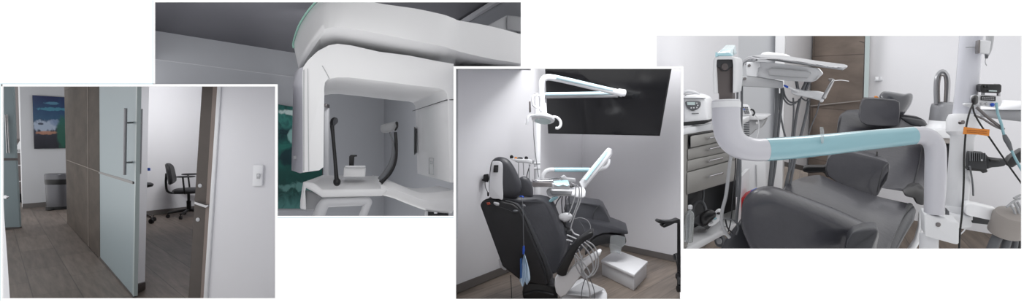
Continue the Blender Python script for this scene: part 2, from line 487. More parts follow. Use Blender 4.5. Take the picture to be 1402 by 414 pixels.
# frosted glass sliding door with two tube pulls
d1 = thing('door_1', 'tall frosted glass sliding door with long steel pulls, beside the wood clad wall', 'door', r1.fl(160, 381))
del d1['category']; d1['kind'] = 'structure'
ga, gb = r1.fl(135, 353), r1.fl(181.5, 407)
gl = r1.wallplane(ga, gb)
gn = gl[1] if gl[1].dot(CAM-ga) > 0 else -gl[1]
build(MB().prism([on(gl, 135, 60), on(gl, 135, 235), on(gl, 185.2, 249.5), on(gl, 187.5, 60)], -gn*.03), 'upper_panel', W['frost'], d1)
build(MB().prism([on(gl, 135, 237.5), on(gl, 135, 352.5), on(gl, 181.5, 406.5), on(gl, 185.2, 253)], -gn*.03), 'lower_panel', W['frost'], d1)
build(MB().prism([on(gl, 135, 235, .004), on(gl, 135, 237.6, .004), on(gl, 181.5, 252.3, .004), on(gl, 181.5, 248.6, .004)], -gn*.036), 'middle_rail', W['steeldark'], d1)
build(MB().prism([on(gl, 187.2, 60, .002), on(gl, 181.3, 406.6, .002), on(gl, 183, 406.4, .002), on(gl, 188.8, 60, .002)], -gn*.03), 'glass_edge', W['glassedge'], d1)
build(MB().prism([on(gl, 135, 350.5, .004), on(gl, 135, 354, .004), on(gl, 181.5, 408.5, .004), on(gl, 181.5, 405, .004)], -gn*.03), 'bottom_rail', W['basedark'], d1)
for side, x_t, x_b, y_t, y_b, off, st in ((1, 172, 170.6, 148.5, 239.5, .07, ((168.5, 182), (223, 181))), (-1, 193.5, 191.2, 149.5, 238, -.1, ((169, 187.5), (223, 187)))):
    h = build(MB().tube([on(gl, x_t, y_t, off), on(gl, x_b, y_b, off)], .0125, 14, 1), 'pull_handle', W['silver'], d1)
    for y_, x_ in st:
        xh = x_t + (x_b-x_t)*(y_-y_t)/(y_b-y_t)
        build(MB().tube([on(gl, xh, y_, off), on(gl, x_, y_-.5, .0 if side > 0 else -.03)], .008, 10, 1), 'standoff', W['steeldark'], h)

# white wall end behind the glass door
ja, jb = r1.fl(183.6, 404), r1.fl(199, 396.5)
jp = r1.wallplane(ja, jb)
m = MB().prism([on(jp, 189, 50), on(jp, 183.6, 404), on(jp, 198.2, 396.6), on(jp, 205.6, 50)], Vector((-.66, .8, 0)))
struct(build(m, 'wall_end', W['wall'], smooth=False))
m = MB().prism([on(jp, 182.8, 391.5, .02), on(jp, 182.6, 405, .02), on(jp, 199.4, 396.6, .02), on(jp, 199.6, 386.5, .02)], Vector((-.25, .3, 0)))
struct(build(m, 'baseboard_end', W['basedark'], smooth=False, bevel=.006))
# back wall of the side room
ba, bb = r1.fl(199, 296.5), r1.fl(275, 287.5)
bp = r1.wallplane(ba, bb)
m = MB().prism([on(bp, 150, 50), on(bp, 150, 302), on(bp, 330, 281), on(bp, 330, 50)], Fw*.1)
struct(build(m, 'wall_back', W['wall'], smooth=False))
m = MB().prism([on(bp, 190, 290.5, .02), on(bp, 190, 297.5, .02), on(bp, 330, 281, .02), on(bp, 330, 275.3, .02)], Fw*.02)
struct(build(m, 'baseboard_back', W['base'], smooth=False))
o = build(MB().slab([(201.8, 230), (205, 230.2), (205, 234.2), (201.9, 234)], 5.2, Vector((0, .01, 0))), 'tape_square', W['blue'], bevel=.001)
tag(o, 'tiny square of blue tape on the white wall edge beside the steel pulls', 'tape')

# clad door edge (right) and the near white wall with its corner bead
edge = mat('door_edge_wood', (76, 69, 65), .45, noise=.12, nscale=14)
edge2 = mat('door_edge_light', (124, 112, 106), .45, noise=.1, nscale=14)
d2 = thing('door_2', 'edge of an open wood faced door with a steel lip, in front of the side room', 'door', P(268, 410, 3.7))
del d2['category']; d2['kind'] = 'structure'
build(MB().slab([(276.8, 117), (291.6, 117), (273.6, 425), (256.8, 425)], 3.6, Vector((.02, .5, 0))), 'leaf_edge', edge, d2)
build(MB().slab([(291.6, 117), (298.6, 117), (279.6, 425), (273.4, 425)], 3.59, Vector((.02, .45, 0))), 'leaf_face', edge2, d2)
build(MB().slab([(266.2, 276.5), (281.8, 281.5), (284.6, 281), (284.4, 283.2), (281.4, 284.8), (266, 279.5)], 3.56, Vector((0, .05, 0))), 'steel_lip', W['steel'], d2)
for x_, y_ in ((274.2, 254.5), (271.2, 301)):
    build(MB().lathe(P(x_, y_, 3.6), (0, -1, 0), [(.014, -.01), (.014, .004), (.008, .007)], 16), 'screw_cap', W['whitegrey'], d2)
m = MB().prism([P(301.6, 116.4, 3.42), P(377.5, 116.4, 3.42), P(377.5, 430, 3.42), P(281.5, 430, 3.42)], Vector((-.14, .25, 0)))
struct(build(m, 'wall_near', W['wall'], smooth=False))
m = MB().slab([(297.2, 116.4), (302.6, 116.4), (282.2, 430), (276.8, 430)], 3.405, Vector((0, .2, 0)))
struct(build(m, 'trim_11', W['white2'], smooth=False, bevel=.004))
t = thing('light_switch', 'white toggle light switch plate on the near wall of the corridor', 'light switch', P(352.5, 256, 3.41))
build(MB().slab([(346.6, 226.4), (359.8, 226.4), (358.2, 254.6), (345.2, 255.4)], 3.40, Vector((0, .019, 0))), 'wall_plate', W['white'], t, bevel=.002)
build(MB().slab([(351.5, 238), (355.2, 238), (355, 245), (351.2, 245)], 3.395, Vector((0, .01, 0))), 'toggle_slot', W['whitegrey'], t)
build(MB().slab([(352.2, 238.8), (354.6, 238.8), (354.2, 242), (352, 242)], 3.375, Vector((0, .03, 0))), 'toggle', W['white2'], t, bevel=.001)

# office chair seen past the door
def office_chair(name, label, c, yaw, h_seat=.47, back=True, arms=True, metal='black', n=5, scale=1, group=None, rad=.3):
    M = Matrix.Translation(c) @ Vector((0, 0, 1)).rotation_difference(U).to_matrix().to_4x4() @ Matrix.Rotation(yaw, 4, 'Z') @ Matrix.Scale(scale, 4)
    t = thing(name, label, 'chair', c, group)
    build(MB(M).loft([[Vector((x*k*.23, y*k*.22, z)) for x, y in ((-1, -1), (-.3, -1.1), (.3, -1.1), (1, -1), (1.08, 0), (1, 1), (0, 1.08), (-1, 1), (-1.08, 0))] for z, k in ((h_seat-.07, .86), (h_seat-.04, 1), (h_seat, 1), (h_seat+.02, .85))]), 'seat', W['blackcloth'], t, sub=1)
    build(MB(M).lathe((0, 0, .09), (0, 0, 1), [(.035, 0), (.035, .18), (.022, .19), (.022, h_seat-.16)], 14), 'gas_column', W['black'], t)
    for k in range(n):
        a = 2*math.pi*k/n + .35
        e = Vector((math.cos(a)*rad, math.sin(a)*rad, .085))
        leg = build(MB(M).tube([(0, 0, .12), e*.5+Vector((0, 0, .06)), e], [.026, .022, .016], 10, 3), 'leg', W[metal], t)
        perp = Vector((-math.sin(a), math.cos(a), 0))
        w_ = MB(M)
        for s in (-1, 1): w_.lathe(Vector((e.x, e.y, .03))+perp*(.012*s-.008), perp, [(.012, 0), (.03, .002), (.03, .014), (.012, .016)], 16)
        w_.tube([(e.x, e.y, .03), (e.x, e.y, .085)], .008, 8, 1)
        build(w_, 'caster', W['black'], leg)
    if back:
        pts = cat([(-.2, 0), (-.21, .16), (-.17, .3), (0, .33), (.17, .3), (.21, .16), (.2, 0), (0, -.03)] and [(-.2, 0, 0), (-.21, .16, 0), (-.17, .3, 0), (0, .33, 0), (.17, .3, 0), (.21, .16, 0), (.2, 0, 0), (0, -.03, 0)], 3, True)
        build(MB(M).loft([[Vector((p.x*k, .25+dy+.1*(p.y+.0)-p.x*p.x*.8, h_seat+.12+p.y*k+(1-k)*.15)) for p in pts] for dy, k in ((-.02, .9), (0, 1), (.02, 1), (.04, .88))]), 'backrest', W['blackcloth'], t)
        build(MB(M).tube([(0, .05, h_seat-.06), (0, .28, h_seat-.04), (0, .32, h_seat+.1), (0, .31, h_seat+.28)], .018, 10, 5), 'back_bar', W['black'], t)
    if arms:
        for s in (-1, 1):
            a_ = build(MB(M).tube([(.2*s, .02, h_seat-.05), (.28*s, .02, h_seat-.03), (.29*s, .03, h_seat+.1), (.28*s, .04, h_seat+.22)], .014, 10, 5), 'arm_post', W['black'], t)
            build(MB(M).ell((.28*s, 0, h_seat+.235), (.035, 0, 0), (0, .14, 0), (0, 0, .016), 10, .7), 'arm_pad', W['rubber'], a_)
    return t
office_chair('office_chair', 'black office chair with armrests behind the open wood door edge', r1.fl(259, 297), math.radians(115), h_seat=.47, scale=1.05)
# second chair, only a chrome foot with its caster showing past the wall end
t = thing('task_stool', 'chrome star base of a rolling stool with one black caster, past the white wall end', 'stool', r1.fl(190, 308))
c = r1.fl(190, 306); k = c.y/F
for a in range(5):
    an = 2*math.pi*a/5 - .12
    e = c + Vector((math.cos(an)*19*k, math.sin(an)*19*k, 0)) + U*8*k
    leg = build(MB().tube([c+U*14*k, e], [2.2*k, 1.5*k], 8, 1, flat=.7), 'leg', W['chrome'], t)
    pr = Vector((-math.sin(an), math.cos(an), 0))
    w_ = MB()
    w_.lathe(e-U*5*k-pr*.02, pr, [(.01, 0), (3.4*k, .004), (3.4*k, .036), (.01, .04)], 16).tube([e-U*5*k, e], .008, 8, 1)
    build(w_, 'caster', W['black'], leg)
build(MB().lathe(c+U*10*k, U, [(3*k, 0), (3*k, 8*k), (1.8*k, 9*k), (1.8*k, 40*k)], 14), 'column', W['chrome'], t)
build(MB().lathe(c+U*48*k, U, [(8*k, 0), (17*k, 2*k), (18*k, 5*k), (15*k, 7*k), (2*k, 7.5*k)], 24), 'seat', W['blackcloth'], t)

# frosted door far left with its bar pulls
d3 = thing('door_3', 'narrow frosted glass door at the far left of the corridor', 'door', r1.fl(17, 313))
del d3['category']; d3['kind'] = 'structure'
pa, pb = r1.fl(7.5, 315), r1.fl(27, 313)
dp = r1.wallplane(pa, pb)
build(MB().prism([on(dp, -14, 60), on(dp, -8, 217.5), on(dp, 21.5, 217.5), on(dp, 16, 60)], Fw*.03), 'upper_panel', W['frost'], d3)
build(MB().prism([on(dp, -8, 220), on(dp, -5, 314), on(dp, 27, 312.5), on(dp, 21.8, 220)], Fw*.03), 'lower_panel', W['frost'], d3)
build(MB().prism([on(dp, -8, 216.8, .004), on(dp, -8, 220.4, .004), on(dp, 21.8, 220, .004), on(dp, 21.6, 216.8, .004)], Fw*.036), 'middle_rail', W['steeldark'], d3)
build(MB().prism([on(dp, -5, 312.5, .004), on(dp, -5, 315.5, .004), on(dp, 27.4, 314, .004), on(dp, 27.3, 311, .004)], Fw*.036), 'bottom_rail', W['steeldark'], d3)
for a, b in (((7.2, 157), (9.6, 210)), ((9.6, 157), (12.6, 210))):
    h = build(MB().tube([on(dp, *a, .06), on(dp, *b, .06)], .0095, 12, 1), 'pull_handle', W['steel'], d3)
    for f_ in (.15, .85):
        x_, y_ = a[0]+(b[0]-a[0])*f_, a[1]+(b[1]-a[1])*f_
        build(MB().tube([on(dp, x_, y_, .06), on(dp, x_+.3, y_, 0)], .006, 8, 1), 'standoff', W['steeldark'], h)
# near left door leaf with its knob
d4 = thing('door_4', 'edge of a white door with a small chrome knob at the left end of the corridor', 'door', P(5, 425, 3.3))
del d4['category']; d4['kind'] = 'structure'
build(MB().slab([(-60, 60), (-3, 60), (2.2, 225), (6, 300), (9, 340), (14.6, 425), (-60, 425)], 3.3, Vector((-.05, .05, 0))), 'leaf', W['wall'], d4)
build(MB().tube([P(6, 270, 3.3), P(6, 270, 3.26)], .006, 10, 1).ell(P(8, 270, 3.25), (.018, 0, 0), (0, .012, 0), (0, 0, .012), 10), 'knob', W['chrome'], d4)

# corridor ceiling, above the view
m = MB().prism([P(-60, 84, 1.6)+Vector((0,0,.05)), P(204.6, 84, 1.6)+Vector((0,0,.05)), P(204.6, 96, 12.8), P(-60, 96, 12.8)], Vector((0, 0, .05)))
struct(build(m, 'ceiling', W['wall'], smooth=False))
# ============================================================ scanner room (upper middle opening)
r2 = Room(207)
Fw = Vector((0, 1, 0))
hc = -.8
lw0, cor, rw0 = r2.at_h(212, 42, hc), r2.at_h(526, 92, hc), r2.at_h(672, 3, hc)
Z = Vector((0, 0, 1))
def vpl(a, b): return (a, (b-a).cross(Z).normalized())
wl, wr = vpl(lw0, cor), vpl(cor, rw0)
cw = (212-CX)/F
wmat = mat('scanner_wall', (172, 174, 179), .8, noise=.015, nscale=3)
# side/back wall: two plates (above the corridor room, and right of it)
m = MB().prism([on(wl, 196, 8), on(wl, 196, 115.5), on(wl, 381, 115.5), on(wl, 381, 40)], Vector((-.05, .1, 0)))
struct(build(m, 'wall_back', wmat, smooth=False))
m = MB().prism([on(wl, 380, 40), on(wl, 380, 330), on(wl, 526, 330), on(wl, 526, 75)], Vector((-.05, .1, 0)))
struct(build(m, 'wall_back', wmat, smooth=False))
m = MB().prism([on(wr, 526, 75), on(wr, 526, 330), on(wr, 620.5, 330), on(wr, 620.5, 20)], Vector((.02, .1, 0)))
struct(build(m, 'wall_right', wmat, smooth=False))
m = MB().prism([on(wr, 619, 10), on(wr, 619, 91.8), on(wr, 722, 91.8), on(wr, 722, -70)], Vector((.02, .1, 0)))
struct(build(m, 'wall_right', wmat, smooth=False))
m = MB().prism([on(wl, 90, -22), on(wl, 90, 82), on(wl, 196.5, 82), on(wl, 196.5, 8)], Vector((-.05, .1, 0)))
struct(build(m, 'wall_back', wmat, smooth=False))
# ceiling
zc = CAM.z + .8
def cl(px, d): return Vector(((px-CX)/F*d, d, zc))
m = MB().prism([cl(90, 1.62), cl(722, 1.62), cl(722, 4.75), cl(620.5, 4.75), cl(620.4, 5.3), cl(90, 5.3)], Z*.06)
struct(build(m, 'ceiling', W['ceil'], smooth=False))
# picture rail line on the back wall, cornice on the right wall
m = MB().prism([on(wl, 198, 79, .006), on(wl, 198, 80.2, .006), on(wl, 402, 106, .006), on(wl, 402, 105, .006)], Vector((0, .01, 0)))
struct(build(m, 'trim_12', W['wall_grey'], smooth=False))
a, b = r2.at_h(560, 71, hc), r2.at_h(690, -8, hc)
pl_ = vpl(a, b)
m = MB().prism([on(wr, 600, 47, .03), on(wr, 600, 52, .03), on(wr, 700, -9, .03), on(wr, 700, -16, .03)], Vector((.01, .03, 0)))
struct(build(m, 'trim_13', W['wall'], smooth=False))
t = thing('wall_cabinet', 'white box fixed high on the wall behind the scanner arm, by the ceiling', 'wall cabinet', P(694, 42, 2.4))
build(MB().slab([(693.5, 20.5), (730, 25), (730, 46), (694, 40)], 2.4, Vector((.05, .06, 0))), 'front_panel', W['whitegrey'], t, bevel=.004)
build(MB().slab([(668, 34), (693.2, 20.5), (693.6, 42), (668, 42)], 2.42, Vector((.05, .06, 0))), 'side_panel', W['white2'], t, bevel=.004)

# wave picture
sea2 = painting('wave_picture', [(0, (70, 120, 116)), (.15, (20, 62, 58)), (.4, (24, 78, 72)), (.6, (40, 110, 100)), (.72, (14, 40, 52)), (.85, (60, 130, 122)), (1, (24, 74, 70))], 5, 2.5,
                [(.12, .93, .12, .03, (205, 222, 220), .9, 2.0), (.2, .70, .10, .08, (150, 195, 190), .8, 1.6), (.55, .2, .5, .05, (120, 170, 165), .5, 2.5), (.2, .5, .2, .1, (10, 34, 48), .8, 1.2)])
o_, ex, ey = on(wl, 376, 286, .02), on(wl, 470, 284, .02), on(wl, 376, 143, .02)
A = ex-o_; B = ey-o_
t = thing('wave_picture', 'large teal breaking wave picture hung behind the scanner', 'picture', o_)
q = [on(wl, 381, 286, .02), on(wl, 441, 286, .02), on(wl, 441, 153, .02), on(wl, 381, 143, .02)]
build(MB().prism(q, Vector((0, .02, 0))), 'canvas', W['black'], t)
q = [on(wl, 381, 285.8, .022), on(wl, 441, 285.8, .022), on(wl, 441, 153.2, .022), on(wl, 381, 143.2, .022)]
build(MB().poly(q), 'print', sea2, t, smooth=False, uv=(o_, A/A.length_squared, Vector((0, 0, 1/B.length))))

# ---------------- the scanner
VX, VY = 425.0, 199.0
vdir = Vector(((VX-CX)/F, 1, (CY-VY)/F)).normalized()
def fpl(c):                                # plane square to the scanner's depth, c = distance
    return (CAM + vdir*c, vdir)
scn = thing('dental_scanner', 'tall white panoramic x-ray scanner with overhead arm and open gantry', 'x-ray scanner', P(500, 300, 2.2))
enamel = mat('scanner_enamel', (240, 240, 241), .32, coat=.25)
C1 = 1.85
# overhead arm
rails = [  # top, bottom of the side face, distance
 ((401.5, 60), (409, 93), 2.20), ((409, 36), (414.5, 85), 2.09), ((420.5, 17), (422, 73), 1.98), ((433, 2), (432, 58), 1.88),
 ((450, -9), (441, 46), 1.80), ((474, -8), (452, 41), 1.76), ((500, -2), (468, 40.5), 1.75), ((530, 3.5), (500, 46), 1.75), ((570, 9), (540, 54), 1.76), ((601, 15.5), (590, 64), 1.78),
 ((612, 18.5), (608, 67.5), 1.80), ((617, 20.5), (617, 70.5), 1.82), ((623, 23), (623, 72), 1.84), ((630, 25.5), (632, 75), 1.86), ((670, 32.5), (672, 84), 1.88), ((716, 45), (716, 90.5), 1.88)]
rails = [(cat([(*a, 0) for a, b, c in rails], 3), cat([(*b, 0) for a, b, c in rails], 3), cat([(c, 0, 0) for a, b, c in rails], 3))][0]
rings = []
dep = .50
for a, b, c in zip(*rails):
    p = fpl(c.x)
    ta, bb_ = on(p, a.x, a.y), on(p, b.x, b.y)
    nose = max(0.0, (c.x-1.78))
    dd = vdir*max(.08, dep - (nose*1.0 if a.x < 500 else 0))
    mid = ta.lerp(bb_, .5)
    r_ = [ta.lerp(bb_, .0)+vdir*.03, ta.lerp(bb_, .06), ta.lerp(bb_, .3), mid, ta.lerp(bb_, .75), ta.lerp(bb_, .93), bb_+vdir*.035+(bb_-ta)*.02,
          bb_+dd*.5+(bb_-ta)*.05, bb_+dd, ta+dd, ta+dd*.5]
    if a.x > 618.5:                      # nothing of the arm reaches down into the room below it
        r_ = [Vector((p.x, p.y, max(p.z, CAM.z + (CY-91.6)/F*p.y))) for p in r_]
    rings.append(r_)
build(MB().loft(rings), 'overhead_arm', enamel, scn, angle=60)
ms = cat([(433.5, 1, 0), (421, 16, 0), (409, 35.5, 0), (401.6, 58, 0), (402, 66, 0)], 5)
mc = cat([(1.88, 0, 0), (1.98, 0, 0), (2.09, 0, 0), (2.20, 0, 0), (2.21, 0, 0)], 5)
build(MB().tube([on(fpl(c.x-.012), q.x, q.y) for q, c in zip(ms, mc)], .0035, 8, 1), 'light_strip', W['mint'], scn)
# gantry: the front outline and its depth
outer = [(398, 233), (415, 236.5), (437, 233.5), (443, 229), (444, 120), (445, 113), (449, 108.5), (462, 106), (477, 106), (520, 111), (566, 117), (601, 121), (608, 123), (612, 129), (613, 137), (616, 250), (621, 250.3),
         (621, 87.5), (600, 84), (560, 76), (520, 71), (480, 62), (462, 60), (450, 62), (435, 70), (422, 82), (415, 92), (414, 100)]
fr = [(x, y) for x, y in outer]
fr[0] = (414.5, 236)
front = [on(fpl(C1), x, y) for x, y in fr]
g = MB()
g.loft([[p + vdir*.0 for p in front], [p + vdir*.62 for p in front]])
build(g, 'gantry', enamel, scn, bevel=.012, seg=3)
# slanting left cheek of the gantry
ch = [[on(fpl(C1), 414.8, y), on(fpl(C1+.02), 411, y+1), on(fpl(C1+.14), 401.5-(y > 200)*2.5+(y<110)*6, y-(3 if y > 200 else -3)), on(fpl(C1+.5), 403, y+8 if y < 200 else y-8), on(fpl(C1+.5), 420, y+8 if y<200 else y-8)] for y in (92, 112, 234, 236.5)]
build(MB().loft(ch), 'side_cover', mat('scanner_side_shaded', (206, 206, 214), .35), scn)  # darker lilac tone puts the shade on this side into the colour
build(MB().prism([on(fpl(C1-.003), 415.3, 96), on(fpl(C1-.003), 416.6, 95), on(fpl(C1-.003), 416.6, 234), on(fpl(C1-.003), 415.3, 234)], vdir*.01), 'edge_seam', W['whitegrey'], scn)
q = [on(fpl(C1-.003), x, y) for x, y in ((421, 94), (421.7, 94), (423.2, 235), (422.5, 235))]
build(MB().prism(q, vdir*.006), 'column_seam', W['whitegrey'], scn)
# small maker's mark on the cheek
q = [on(fpl(C1+.1), x, y) for x, y in ((402.3, 213.3), (406.8, 213), (406.8, 217.3), (402.3, 217.5))]
build(MB().prism([p - vdir*.035 for p in q], vdir*.004), 'emblem', W['whitegrey'], scn, label='small grey square mark')
# seams on the front
for pts in ([(441, 90), (447, 100), (451, 108)], [(563, 151), (588, 143.5), (613, 136), (622, 137)]):
    nm = 'cover_seam'
    if pts[0][0] > 500:
        pp = [on(fpl(C1+.60), 566, 151) + Vector((-.004, 0, -.004)), on(fpl(C1), 613, 136) + Vector((-.006, 0, -.003)), on(fpl(C1-.002), 622, 136.6)]
        build(MB().tube(pp, .0016, 6, 1), nm, W['rubber'], scn)
    else:
        build(MB().tube([on(fpl(C1-.001), *p) for p in pts], .0012, 6, 3), nm, W['whitegrey'], scn)
# detector window (dark slot) and recessed latch on the inner right cheek
inner = [on(fpl(C1), 614, 200), on(fpl(C1+.62), 614, 200)]
def cheek(f, py0):
    """point on the inner right cheek: f = 0 front .. 1 back, py0 = height it has on the front edge"""
    return on(fpl(C1), 613.6, py0) + vdir*.62*f + Vector((-.004, 0, 0))
build(MB().prism([cheek(.99, 166), cheek(.93, 170), cheek(.93, 213), cheek(.99, 217)], (-.008, 0, 0)), 'sensor_window', W['black'], scn, bevel=.004)
for i, (f0, f1, a0, a1) in enumerate(((.36, .50, 219, 244), (.40, .46, 224, 228))):
    fr_ = [cheek(f0, a0), cheek(f1, a0), cheek(f1, a1), cheek(f0, a1)]
    build(MB().tube(fr_+[fr_[0]], .0012, 6, 1), 'latch_outline', W['whitegrey'], scn)
# lower cross piece with the head support
c2 = 1.92
pt = lambda x, y, c=c2: on(fpl(c), x, y)
top_f = [(430, 250), (441, 261), (525, 259), (530, 254)]
m = MB().loft([[pt(*q) for q in ((415, 248.5), (430, 251), (441, 260), (523, 259), (531, 253), (531, 262), (524, 269), (441, 271), (430, 264), (415, 256))],
               [pt(*q, c2+.3) for q in ((436, 243), (440, 240), (446, 240), (516, 241), (521, 242), (521, 250), (516, 255), (446, 255), (440, 254), (436, 250))]])
build(m, 'chin_platform', enamel, scn, bevel=.008, seg=3)
build(MB().loft([[pt(*q, c) for q in ((415, 248.5), (421, 249.5), (418, 262), (419.5, 288), (410.5, 286), (411, 276))] for c in (1.92, 2.06)]), 'side_bracket', enamel, scn, bevel=.006)
build(MB().loft([[pt(*q, c) for q in ((419, 260), (443, 268), (443, 272), (437, 288), (418, 288))] for c in (1.99, 2.05)]), 'side_bracket', W['whitegrey'], scn, bevel=.006)
build(MB().tube([pt(434, 302, 1.95), pt(441, 284, 1.95), pt(446, 278, 1.95), pt(455, 277, 1.95), pt(495, 275.5, 1.95), pt(503, 276.5, 1.95), pt(502, 282, 1.95), pt(494, 303, 1.95)], [.022, .02, .019, .018, .017, .016, .015, .014], 14, 6), 'grip_frame', W['white2'], scn)
build(MB().loft([[pt(*q, c) for q in ((471, 229), (501, 229), (500, 243), (470, 243))] for c in (2.02, 2.12)]), 'chin_rest', enamel, scn, bevel=.005)
build(MB().loft([[pt(*q, c) for q in ((472, 227), (500.5, 227), (500.5, 229.6), (472, 229.6))] for c in (2.0, 2.14)]), 'chin_rest_lid', W['white'], scn, bevel=.003)
build(MB().loft([[pt(*q, c) for q in ((478, 228), (478, 214.5), (480, 212.3), (489, 212.3), (489, 214.6), (485.3, 214.8), (484.6, 228))] for c in (2.05, 2.08)]), 'bite_hook', W['black'], scn, bevel=.002)
# sweeping support arm to the right
up = [(521, 245), (530, 249), (541, 251.5), (553, 256), (566, 261.5), (578, 265), (590, 265.5), (606, 264), (621, 261)]
lo = [(521, 268), (530, 270), (541, 273), (553, 278), (566, 283), (578, 287.5), (590, 291), (606, 293), (621, 294)]
up = cat([(*p, 0) for p in up], 3); lo = cat([(*p, 0) for p in lo], 3)
rings = []
for a, b in zip(up, lo):
    p0, p1 = pt(a.x, a.y, 1.93), pt(b.x, b.y, 1.93)
    m_ = p0.lerp(p1, .35)
    rings.append([p0+vdir*.05, p0+vdir*.01, m_-vdir*.015, p0.lerp(p1, .8), p1+vdir*.03, p1+vdir*.2, p0+vdir*.26])
build(MB().loft(rings), 'support_arm', enamel, scn, angle=50)
build(MB().loft([[pt(*q, c) for q in ((584, 290), (614, 292), (614, 303), (582, 303))] for c in (1.96, 2.06)]), 'control_panel', W['rubber'], scn, bevel=.004)
build(MB().loft([[pt(*q, c) for q in ((582, 289), (586, 289), (586, 303), (580, 303))] for c in (1.95, 2.06)]), 'control_bezel', W['white2'], scn, bevel=.003)
build(MB().loft([[pt(*q, c) for q in ((594, 290), (599, 290), (599, 293), (594, 293))] for c in (1.94, 1.98)]), 'control_knob', W['white'], scn, bevel=.003)
# temple supports
tl = build(MB().tube([pt(454.6, 172), pt(456.5, 192), pt(459, 222), pt(461, 248)], [.0075, .0062, .0065, .008], 12, 5), 'temple_stem', W['black'], scn)
build(MB().puff([(452, 172), (451.5, 168), (453.5, 163), (458, 160.5), (461.5, 163), (461.5, 168.5), (457.5, 173), (454, 176)], 2.12, .012, sm=3), 'temple_pad', W['rubber'], tl)
build(MB().puff([(456, 166), (459, 161), (462.6, 163), (462.6, 168), (458, 172), (456.5, 171)], 2.095, .008, sm=3), 'pad_shell', W['hosedark'], tl)
build(MB().ell(pt(461.3, 249.5), (.013, 0, 0), (0, .012, 0), (0, 0, .015), 10), 'foot', W['black'], tl)
tr = build(MB().tube([pt(541.5, 181), pt(542.3, 200), pt(540.5, 220), pt(533.5, 236), pt(521, 250.5)], [.006, .007, .009, .010, .009], 12, 6), 'temple_stem', W['black'], scn)
build(MB().tube([pt(533.5, 181, c2-.01), pt(537.5, 193, c2-.01), pt(538.4, 210, c2-.01), pt(534.5, 226, c2-.01), pt(526, 239, c2-.01), pt(519, 246, c2-.01)], [.003, .004, .007, .009, .009, .007], 12, 6), 'stem_inlay', W['hosedark'], tr)
build(MB().puff([(520.5, 175), (522.5, 171.5), (532, 168.6), (543, 166.5), (545, 169), (544.5, 174.5), (541, 179), (531, 182), (522.5, 181)], 2.12, .014, sm=3), 'temple_pad', W['hose'], tr)
build(MB().puff([(541, 168), (543.5, 166.4), (545.4, 169), (545, 175), (541.5, 179.5), (540, 178.5), (543, 174)], 2.1, .008, sm=2), 'pad_shell', W['black'], tr)
build(MB().puff([(514.5, 246), (518, 244.5), (524, 244.6), (526.5, 247), (521.5, 253.5), (518.5, 253)], 2.1, .016, sm=3), 'foot', W['black'], tr)
# slim steel rail beside the column
t = thing('wall_rail', 'slim grey metal rail on the wall just behind the scanner column', 'rail', P(447, 240, 2.9))
build(MB().slab([(444, 146), (449.5, 147), (449.5, 243), (444, 243)], 3.4, Vector((0, .03, 0))), 'rail_body', W['whitegrey'], t, bevel=.003)
build(MB().slab([(444, 142), (447.8, 142.5), (447.8, 147.5), (444, 147)], 3.37, Vector((0, .05, 0))), 'rail_cap', W['steeldark'], t, bevel=.003)
# ============================================================ treatment room with the television (lower middle opening)
r3 = Room(207); U3 = r3.U; fl3 = r3.fl
a3, c3, b3 = fl3(624, 403), fl3(797, 331), fl3(932, 360.5)
w3l, w3r = r3.wallplane(a3, c3), r3.wallplane(c3, b3)
m = MB().prism([on(w3l, 623.5, 93.8), on(w3l, 623.5, 450), on(w3l, 797, 331), on(w3l, 797, 93.8)], Vector((-.03, .1, 0)))
struct(build(m, 'wall_left', W['wall'], smooth=False))
m = MB().prism([on(w3l, 714, 93.6), on(w3l, 797, 93.6), on(w3l, 797, 30), on(w3l, 719, 30)], Vector((-.03, .1, 0)))
struct(build(m, 'wall_left', W['wall'], smooth=False))
m = MB().prism([on(w3r, 797, 30), on(w3r, 797, 332), on(w3r, 933, 362), on(w3r, 933, 30)], Vector((.03, .1, 0)))
struct(build(m, 'wall_right', W['wall'], smooth=False))
plank3 = plank_mat('treatment_floor', (128, 116, 106), (112, 102, 94), (84, 76, 70), 1.2, .24, .4, .004)
def f3(px, d): return Vector(((px-CX)/F*d, d, 0))
m = MB().prism([f3(625, 1.7), f3(931, 1.7), f3(931, 7.2), f3(797, 8.7), f3(625, 8.7)], (0, 0, -.05))
d3_ = (fl3(905, 300+40) - fl3(862, 392)); d3_ = Vector((.75, 1, 0)).normalized()
struct(build(m, 'floor', plank3, smooth=False, uv=((0, 0, 0), d3_, d3_.cross(Vector((0, 0, 1))))))
m = MB().prism([on(w3l, 623.5, 403.2, .02), on(w3l, 623.5, 391.5, .02), on(w3l, 797, 324, .02), on(w3l, 797, 331, .02)], Vector((0, .02, 0)))
struct(build(m, 'baseboard_left', W['base'], smooth=False))
m = MB().prism([on(w3r, 797, 324, .02), on(w3r, 797, 331.2, .02), on(w3r, 933, 360.8, .02), on(w3r, 933, 352.5, .02)], Vector((0, .02, 0)))
struct(build(m, 'baseboard_right', W['base'], smooth=False))

